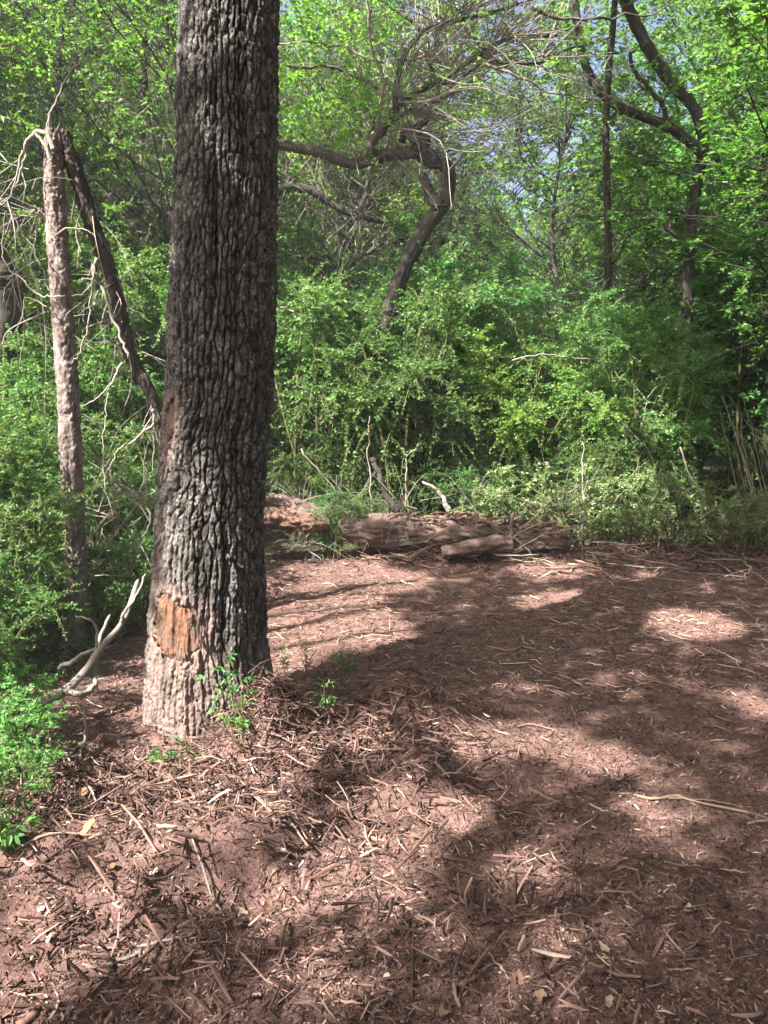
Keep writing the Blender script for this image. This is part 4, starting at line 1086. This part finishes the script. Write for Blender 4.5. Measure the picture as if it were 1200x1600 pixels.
obj('mulch_shreds', make_mesh('mulch_shreds', V, Q, T, M['chips'], False, {'tint': A}), kind='stuff')

# ------------------------------------------------------------------ pieces one can pick out
def splinter_mesh(seed, L, W, Tt, mat, bend=.08):
    rg = rng_of(seed); n = 6
    t = np.linspace(-.5, .5, n); pa = np.stack([t * L, bend * L * (1 - 4 * t * t) * .5 + rg.normal(0, .02 * L, n), rg.normal(0, .012 * L, n)], -1)
    w = W * np.array([.35, .8, 1, .95, .75, .25]) * rg.uniform(.8, 1.2, n)
    V, Q, T = tube(pa, w * .5, 5, 0, 0, 9, True, Tt / W)
    return Geo().add(V, Q, T, np.repeat(rg.random(), len(V))).mesh('wood_splinter', mat)
SPL = {'pale': [splinter_mesh(400 + i, .10, rng_of(i).uniform(.005, .011), .005, M['chip_pale'], .06) for i in range(5)],
       'reddish': [splinter_mesh(420 + i, .10, rng_of(i).uniform(.007, .015), .007, M['chip_red'], .08) for i in range(5)]}
def where(x, y):
    px = 600 + 1209 * x / y
    if y > 6.3: return 'on the far mulch before the log' if px < 880 else 'on the far mulch before the rakings'
    if y > 4.4: return 'on the mulch beyond the oak' if px < 760 else 'on the mulch midway at right'
    if math.hypot(x + .6, y - 3.2) < .95 and x < .35:
        return 'on the bank ' + ('left of the oak' if px < 220 else 'in front of the oak' if px < 420 else 'right of the oak')
    if y < 2.3: return 'near the bottom edge ' + ('at left' if px < 330 else 'in the middle' if px < 800 else 'at right')
    return ('on the smooth mulch below the bank' if px < 480 else 'on the open mulch right of the bank' if px < 800 else 'on the dark open mulch at right')
def lie(a):
    a = math.degrees(a) % 180
    return 'crosswise' if a < 22 or a > 158 else 'slanting right' if a < 68 else 'lengthwise' if a < 112 else 'slanting left'
rq = rng_of(77)
cnt = 0
while cnt < 230:
    if cnt < 95: x, y = rq.normal(-.5, .5), rq.normal(3.05, .33)
    elif cnt < 200: y = rq.uniform(1.75, 4.6); x = rq.uniform(-.5, .52) * y
    else: y = rq.uniform(4.6, 8.0); x = rq.uniform(-.1, .48) * y
    if math.hypot(x - OAK[0], y - OAK[1]) < .42 or mulch_mask(x, y) < .5: continue
    tone = 'pale' if rq.random() < .55 else 'reddish'
    s_ = rq.uniform(.5, 1.5) * (1.15 if cnt < 95 else .68) * (1.35 if y > 4.6 else 1)
    o = obj('wood_splinter', SPL[tone][rq.integers(5)], None, (x, y, float(hfun(x, y)) + .012 + rq.uniform(0, .012)))
    yw = rq.random() * 6.28; o.rotation_euler = (rq.normal(0, .2), rq.normal(0, .18), yw); o.scale = (s_, s_ * rq.uniform(.7, 1.2), s_)
    sz = 'long' if s_ > 1.25 else ('short' if s_ < .75 else 'middling')
    tag(o, f'{sz} {tone} splinter {lie(yw)} {where(x, y)}', 'wood splinter', 'wood splinters scattered over the mulch')
    cnt += 1
def leaf_piece(seed, L, W, mat):
    rg = rng_of(seed)
    t = np.linspace(0, 1, 7); w = np.sin(t * PI) ** .8 * W * .5; zc = .14 * L * (t - .5) ** 2 * 4 + rg.normal(0, .06 * L, 7)
    V = np.concatenate([np.stack([(t - .5) * L, w + rg.normal(0, .10 * W, 7), zc + rg.uniform(-.1, .6, 7) * w], -1), np.stack([(t - .5) * L, 0 * w, zc], -1), np.stack([(t - .5) * L, -w + rg.normal(0, .10 * W, 7), zc + rg.uniform(-.1, .6, 7) * w], -1)])
    a = np.arange(6); Q = np.concatenate([np.stack([a, a + 7, a + 8, a + 1], -1), np.stack([a + 7, a + 14, a + 15, a + 8], -1)])
    return make_mesh('dry_leaf', V, Q, None, mat, True, {'tint': np.full(len(V), rg.random())})
DL = [leaf_piece(500 + i, .055, .030, M['dry_leaf']) for i in range(5)]
for k in range(48):
    if k < 32: y = rq.uniform(1.75, 4.5); x = rq.uniform(-.2, .52) * y
    else: y = rq.uniform(1.8, 3.3); x = rq.uniform(-.5, .1) * y
    o = obj('dry_leaf', DL[rq.integers(5)], None, (x, y, float(hfun(x, y)) + .014))
    yw = rq.random() * 6.28; o.rotation_euler = (rq.normal(0, .35), rq.normal(0, .35), yw); s_ = rq.uniform(.45, 1.1); o.scale = (s_,) * 3
    tag(o, f'{"small" if s_ < .75 else "larger"} tan leaf {lie(yw)} {where(x, y)}', 'leaf', 'dry leaves scattered over the mulch')
o = obj('dry_leaf', leaf_piece(520, .075, .034, M['leaf_orange']), None, G(137, 1297) + np.array([0, 0, .03])); o.rotation_euler = (.3, -.5, 1.1)
tag(o, 'orange oval dry leaf on the bank left of the oak', 'leaf')
for k, (px, py, sx, lb) in enumerate([(440, 1318, .06, 'upper white flake of fungus in the dark hollow of the bank'), (441, 1334, .05, 'lower white flake of fungus in the dark hollow of the bank'), (240, 1378, .055, 'pale pinkish chip on the smooth mulch at left'),
                                     (380, 1428, .06, 'pale tan chip on the mulch below the bank'), (78, 1480, .04, 'white chip near the left edge'), (845, 1565, .07, 'frayed pale chip near the bottom edge'), (950, 1578, .055, 'cream leaf scrap near the bottom edge'),
                                     (1168, 1548, .05, 'cream leaf scrap in the lower right corner'), (1018, 1384, .04, 'cream leaf scrap right of centre on dark mulch')]):
    o = obj('pale_flake', leaf_piece(530 + k, sx * .75, sx * .42, M['white_fungus'] if k < 2 or k == 4 else M['dry_leaf']), None, G(px, py) + np.array([0, 0, .018])); o.rotation_euler = (rq.normal(.2, .2), rq.normal(0, .3), rq.random() * 6)
    tag(o, lb, 'flake')
def stick(pix, r0, r1, mat, label, name='stick', lift=.015, seed=0, group=None, n=16):
    pts = [G(*q[:2]) + np.array([0, 0, lift + (q[2] if len(q) > 2 else 0)]) for q in pix]
    c = np.mean(pts, 0)
    rgk = rng_of(seed + 5000); pa = spline([p - c for p in pts], n); L_ = np.linalg.norm(pa[-1] - pa[0])
    kink = np.cumsum(rgk.normal(0, .012 * L_, (n, 3)), 0); kink -= np.linspace(0, 1, n)[:, None] * kink[-1]; pa = pa + kink * np.array([1, 1, .35])
    rr_ = np.linspace(r0, r1, n) * .68 * rgk.uniform(.8, 1.2, n); rr_[0] *= .6; rr_[-1] *= .35
    g_ = Geo().add(*tube(pa, rr_, 8, .22, seed, 40, ridge=.2, rk=4, rl=9), a=rgk.uniform(.1, .8))
    for _ in range(int(rgk.integers(0, 3))):
        i_ = int(rgk.integers(3, n - 2)); d_ = unit(pa[i_ + 1] - pa[i_] + rgk.normal(0, .6, 3) * np.linalg.norm(pa[i_ + 1] - pa[i_])) * L_ * rgk.uniform(.06, .2)
        g_.add(*tube(np.array([pa[i_], pa[i_] + d_ * .5, pa[i_] + d_ * 1.0 + rgk.normal(0, .01, 3)]), np.array([r1 * .5, r1 * .35, r1 * .12]), 5), a=.4)
    o = obj(name, g_.mesh(name, mat, True), None, c)
    return tag(o, label, 'stick', group)
STK = [
    ([(965, 1240), (1010, 1247), (1050, 1250), (1100, 1263), (1170, 1272), (1215, 1284)], .012, .005, 'chip_pale', 'long tan branch across the mulch at the right edge'),
    ([(1040, 1250), (1110, 1258), (1180, 1266)], .006, .003, 'chip_pale', 'thin tan side twig beside the long branch at right'),
    ([(1168, 1291), (1210, 1281)], .009, .009, 'chip_pale', 'thick pale stick end at the right edge'),
    ([(806, 1137), (835, 1136), (872, 1142)], .008, .005, 'chip_pale', 'pale stick lying flat between two sun patches'),
    ([(520, 1165), (560, 1155), (600, 1145), (628, 1118)], .013, .008, 'chip_red', 'reddish stick leaning over the dark heap right of the oak'),
    ([(22, 1333), (80, 1318), (150, 1300), (210, 1290)], .008, .005, 'chip_pale', 'long pale split stick along the lower left of the bank'),
    ([(262, 1302), (295, 1295), (330, 1278)], .010, .007, 'chip_pale', 'pale stick with cut end below the scar on the bank'),
    ([(175, 1222), (190, 1250), (196, 1268)], .007, .005, 'chip_pale', 'short pale stick standing askew in the bank at left'),
    ([(300, 1345), (350, 1362), (372, 1366)], .006, .004, 'twig_grey', 'thin grey stick over the dark hollow of the bank'),
    ([(212, 1478), (270, 1470), (300, 1460), (345, 1420)], .008, .006, 'twig_grey', 'curved grey stick in the lower left foreground'),
    ([(166, 1510), (195, 1500), (228, 1488)], .009, .007, 'twig_grey', 'grey broken stick in the lower left foreground'),
    ([(250, 1545), (258, 1510), (270, 1470)], .018, .009, 'chip_red', 'shredded upright strip of wood in the lower left foreground'),
    ([(30, 1610), (55, 1585), (70, 1560)], .020, .012, 'chip_red', 'frayed wide strip of wood at the bottom left edge'),
    ([(500, 1552), (520, 1530), (545, 1505)], .006, .003, 'chip_pale', 'slim curved pale sliver in the middle foreground'),
    ([(585, 1590), (600, 1572), (618, 1548)], .009, .008, 'twig_grey', 'stout grey stick in the middle foreground'),
    ([(720, 1545), (745, 1525), (765, 1505)], .014, .006, 'chip_red', 'curved dark strip of bark in the middle foreground'),
    ([(708, 1545), (712, 1565), (718, 1580)], .010, .007, 'chip_pale', 'pale whitish chip of wood standing in the middle foreground'),
    ([(760, 1480), (785, 1520), (800, 1575)], .005, .004, 'chip_red', 'thin reddish twig bending through the foreground'),
    ([(932, 1492), (955, 1512), (982, 1522)], .005, .004, 'chip_pale', 'thin pale stick in the right foreground'),
    ([(985, 1610), (995, 1590), (1000, 1575)], .008, .007, 'chip_pale', 'pale stick standing on the bottom edge at right'),
    ([(905, 1430), (918, 1465), (926, 1492)], .005, .003, 'twig_grey', 'thin dark twig in the right foreground'),
    ([(470, 1215), (500, 1235), (560, 1240), (600, 1235)], .010, .006, 'chip_red', 'reddish stick along the top of the bank right of the oak'),
    ([(840, 905), (900, 885), (960, 868), (1030, 842)], .022, .010, 'chip_pale', 'long pale branch sloping up from the right end of the log'),
    ([(922, 868), (940, 890), (958, 910)], .014, .008, 'chip_pale', 'pale stick pointing down from the rakings right of the log'),
    ([(690, 872), (740, 866), (800, 872), (850, 880)], .016, .010, 'chip_pale', 'long pale stick in front of the short log'),
    ([(1110, 835), (1150, 850), (1205, 868)], .014, .010, 'chip_pale', 'pale stick near the right edge, upper one of the rakings'),
    ([(1152, 845), (1160, 880), (1166, 910)], .014, .010, 'chip_pale', 'upright pale stick near the right edge'),
    ([(1130, 905), (1165, 895), (1205, 918)], .012, .008, 'chip_pale', 'bent pale stick near the right edge, lowest of the rakings'),
    ([(960, 915), (1020, 908), (1080, 912)], .012, .008, 'chip_pale', 'flat pale stick at the front of the rakings'),
    ([(1090, 862), (1130, 872), (1170, 880)], .012, .008, 'twig_grey', 'grey stick in the middle of the rakings at right'),
    ([(560, 878), (620, 868), (675, 846)], .014, .008, 'chip_pale', 'pale stick leaning on the left end of the log'),
    ([(420, 852), (470, 842), (520, 836)], .014, .008, 'twig_grey', 'grey stick under the split log beside the oak'),
    ([(415, 878), (440, 860), (470, 868)], .010, .006, 'twig_pale', 'curled pale twig below the split log beside the oak'),
]
for k, (px, a, b, mt, lb) in enumerate(STK): stick(px, a, b, M[mt], lb, seed=600 + k, lift=.006 if px[0][1] > 1000 else .03)
for k in range(46):                                     # rakings along the far edge
    x0, y0 = (rq.uniform(830, 1200), rq.uniform(862, 915)) if k < 34 else (rq.uniform(560, 800), rq.uniform(862, 890))
    a = rq.normal(0, .5); L_ = rq.uniform(35, 95)
    stick([(x0, y0), (x0 + L_ * .5 * math.cos(a), y0 + 12 * math.sin(a)), (x0 + L_ * math.cos(a), y0 + 20 * math.sin(a) + rq.normal(0, 4))], rq.uniform(.008, .017), .006,
          M[['chip_pale', 'twig_grey', 'chip_red'][k % 3]], f"{['pale', 'grey', 'reddish'][k % 3]} raked up stick, {lie(a)}, " + (('right of the log end' if x0 < 930 else 'below the low bushes' if x0 < 1060 else 'near the right edge') if k < 34 else ('before the log gap' if x0 < 640 else 'before the long log')), seed=700 + k, lift=rq.uniform(.03, .14), group=('sticks raked up at right' if k < 34 else 'sticks raked up before the log'), n=8)

def tell_apart(cat):
    by = {}
    for o in list(SC.objects):
        if o.get('category') == cat: by.setdefault(o['label'], []).append(o)
    for lb, os_ in by.items():
        if len(os_) < 2: continue
        os_.sort(key=lambda o: o.location[0] / max(o.location[1], .1))
        nm = ['leftmost', 'rightmost'] if len(os_) == 2 else ['leftmost', 'middle', 'rightmost'] if len(os_) == 3 else ['leftmost'] + [w + ' from left,' for w in ('second', 'third', 'fourth', 'fifth', 'sixth', 'seventh', 'eighth', 'ninth')][:len(os_) - 2] + ['rightmost']
        for o, w in zip(os_, nm): o['label'] = w + ' ' + lb
for c_ in ('wood splinter', 'leaf', 'stick'): tell_apart(c_)

# leaning canes at the right edge, dead stems in the thicket
ORD = ['leftmost', 'second', 'third', 'fourth', 'fifth', 'sixth', 'seventh', 'eighth', 'ninth', 'tenth']
for k in range(10):
    x0 = 1128 + 9 * k + rq.uniform(-3, 3); th_ = rq.uniform(.45, 1.15); Y = rq.uniform(8.6, 9.4)
    pts = [P(x0 + 30, 790, Y), P(x0 + 8, 700, Y), P(x0 - rq.uniform(-15, 50), 640 + rq.uniform(-40, 50), Y)]
    o = obj('dry_cane', Geo().add(*tube(spline(pts, 10) + rq.normal(0, .008, (10, 3)), np.linspace(.011, .005, 10) * th_, 5)).mesh('dry_cane', M['twig_pale'], True))
    tag(o, f'{ORD[k]}{" from the left" if k else ""} of the dry tan canes leaning at the right edge', 'cane', 'dry canes at the right edge')
dead = [([(1030, 765), (1020, 725), (985, 680), (940, 640), (915, 610)], 8.9, 'arching dead stem in front of the dark hollow'), ([(1040, 590), (1010, 620), (1000, 680)], 9.0, 'bare stem hanging in the dark hollow'),
        ([(912, 850), (908, 760), (910, 690)], 8.4, 'thin upright bare stem right of the log'), ([(800, 560), (860, 555), (935, 565)], 8.9, 'bare horizontal twig over the bright shrubs'),
        ([(582, 800), (582, 720), (578, 650)], 8.7, 'thin bare upright stem at the left end of the long log'), ([(637, 800), (640, 730), (655, 690)], 8.8, 'thin pale stem leaning right behind the long log'),
        ([(470, 700), (520, 760), (580, 800)], 8.6, 'pale bare stem slanting down to the left end of the long log'), ([(440, 480), (480, 495), (520, 488)], 9.0, 'pale bare twig reaching out of the thicket by the oak'), ([(1060, 700), (1100, 790), (1200, 860)], 8.3, 'long pale stem slanting down to the right edge')]
for k, (px, Y, lb) in enumerate(dead):
    pa = spline([P(x, y, Y) for x, y in px], 18); kk = np.cumsum(rng_of(k + 60).normal(0, .012, pa.shape), 0); pa = pa + kk - np.linspace(0, 1, 18)[:, None] * kk[-1]
    o = obj('dry_stalk', Geo().add(*tube(pa, np.linspace(.009, .004, 18), 5, .2, k)).mesh('dry_stalk', M['twig_pale'], True))
    tag(o, lb, 'stem')
# brush tangled round the log
bt = thing('brushwood', 'tangle of dead bare twigs behind and over the fallen log', 'brushwood')
fine_twigs(91, [P(rq.uniform(430, 900), rq.uniform(780, 860), YL + rq.uniform(-.5, .6)) for _ in range(50)], 190, .6, .005, YL, [(.8, 0, .3), (-.8, 0, .3), (.4, 0, .7), (-.6, -.1, .6), (.9, 0, .0)], M['twig_grey'], bt)
fine_twigs(92, [P(rq.uniform(860, 1250), rq.uniform(780, 880), rq.uniform(8.0, 9.2)) for _ in range(40)], 130, .6, .0045, YL, [(.8, 0, .3), (-.8, 0, .3), (.3, 0, .6), (-.9, 0, .1), (.9, 0, .1)], M['twig_pale'], bt)

# ------------------------------------------------------------------ small green plants
def sprig(label, base, tips, leaf, name='seedling', mat='leaf_yellow', K=7, r=.0025, spread=.09, seed=0):
    rg = rng_of(seed); o = thing(name, label, 'plant', tuple(base))
    gs, gl = Geo(), Geo(); P0, D, L = [], [], []
    for tp_ in tips:
        tp_ = np.asarray(tp_) - base; pa = spline([np.zeros(3), tp_ * .5 + rg.normal(0, .012, 3), tp_], 9)
        gs.add(*tube(pa, np.linspace(r, r * .4, 9), 5))
        for j in range(3, 9):
            d = unit(np.array([rg.normal(0, 1), rg.normal(0, 1), .3])); P0.append(pa[j]); D.append(d); L.append(spread * rg.uniform(.5, 1.1))
    leaves(gl, *spray(rg, np.array(P0), np.array(D), np.array(L), K, leaf, .45, tint0=rg.uniform(.2, .8, len(P0))), True)
    obj('stem', gs.mesh('sprig_stem', M['twig_green']), o); obj('foliage', gl.mesh('sprig_foliage', M[mat]), o)
    return o
b = G(376, 1180)
sprig('leafy seedling climbing in front of the lower oak trunk', b, [P(375, 1050, 3.5), P(352, 1040, 3.52), P(382, 1090, 3.45), P(330, 1045, 3.5)], .032, seed=1, mat='leaf_shrub', spread=.09, K=8)
b = G(268, 1200)
sprig('low bright seedling at the foot of the oak', b, [b + np.array([-.08, -.02, .07]), b + np.array([.05, .0, .11]), b + np.array([.10, -.03, .06]), b + np.array([-.02, -.05, .09])], .026, seed=2, spread=.07, mat='leaf_shrub')
b = G(480, 1130)
sprig('thin green seedling arching over the heap right of the oak', b, [b + np.array([.10, .05, .20]), b + np.array([.16, .02, .12]), b + np.array([.02, .02, .13])], .030, seed=3, mat='leaf_shrub', spread=.08)
b = G(375, 1165)
sprig('tiny seedling below the climbing one', b, [b + np.array([.0, -.02, .08]), b + np.array([.03, -.01, .06])], .022, seed=4, K=4, spread=.04)
b = G(12, 1340)
sprig('bright green sprig at the very left edge on the mulch', b, [b + np.array([.0, -.02, .16]), b + np.array([-.06, .0, .22]), b + np.array([.03, .03, .10])], .040, seed=5, mat='leaf_shrub')
b = G(455, 1060)
for k, (dx, lb) in enumerate([(-.03, 'thin weed stems beside the right edge of the oak'), (.10, 'taller thin weed right of the oak in the sun patch')]):
    b2 = b + np.array([dx, 0, 0])
    sprig(lb, b2, [b2 + np.array([rq.normal(0, .03), rq.normal(0, .03), rq.uniform(.14, .30)]) for _ in range(6)], .020, 'weed', 'leaf_pale', 3, .0018, .03, seed=6 + k)
b = G(540, 1050)
sprig('small green weed on the heap behind the arching seedling', b, [b + np.array([.05, 0, .10]), b + np.array([-.05, 0, .09]), b + np.array([.0, .05, .12])], .026, 'weed', 'leaf_shrub', 5, .002, .06, seed=9)
# ground cover under the bushes: one mass
rg = rng_of(95); g = Geo(); n = 3700
x = np.concatenate([rg.uniform(-4.0, -1.35, 2600), rg.uniform(-1.2, 5.5, 1100)]); y = np.concatenate([rg.uniform(3.0, 7.5, 2600), rg.uniform(8.3, 9.8, 1100)])
pos = np.stack([x, y, hfun(x, y)], -1); k = (mulch_mask(x, y) < .55); pos = pos[k]; n = len(pos)
leaves(g, *spray(rg, pos, unit(rg.normal(0, .7, (n, 3)) + np.array([0, 0, .8])), rg.uniform(.08, .22, n), 8, .030, .5, tint0=rg.uniform(.2, .8, n)), False)
obj('ground_cover', g.mesh('ground_cover', M['leaf_shrub']), kind='stuff')

# ------------------------------------------------------------------ the hazy air under the trees
hz = bpy.data.materials.new('haze'); hz.use_nodes = True
hn = hz.node_tree.nodes; hn.remove(hn['Principled BSDF'])
pv = hn.new('ShaderNodeVolumePrincipled'); pv.inputs['Color'].default_value = (.93, .96, 1, 1); pv.inputs['Density'].default_value = .0019; pv.inputs['Anisotropy'].default_value = 0.0
hz.node_tree.links.new(pv.outputs[0], hn['Material Output'].inputs['Volume'])
x0, x1, y0, y1, z0, z1 = -980, 980, -980, 1200, -2.0, 16.0
V = np.array([[x, y, z] for z in (z0, z1) for y in (y0, y1) for x in (x0, x1)], float)
Q = np.array([[0, 2, 3, 1], [4, 5, 7, 6], [0, 1, 5, 4], [2, 6, 7, 3], [0, 4, 6, 2], [1, 3, 7, 5]])
obj('haze', make_mesh('haze', V, Q, None, hz), kind='stuff')
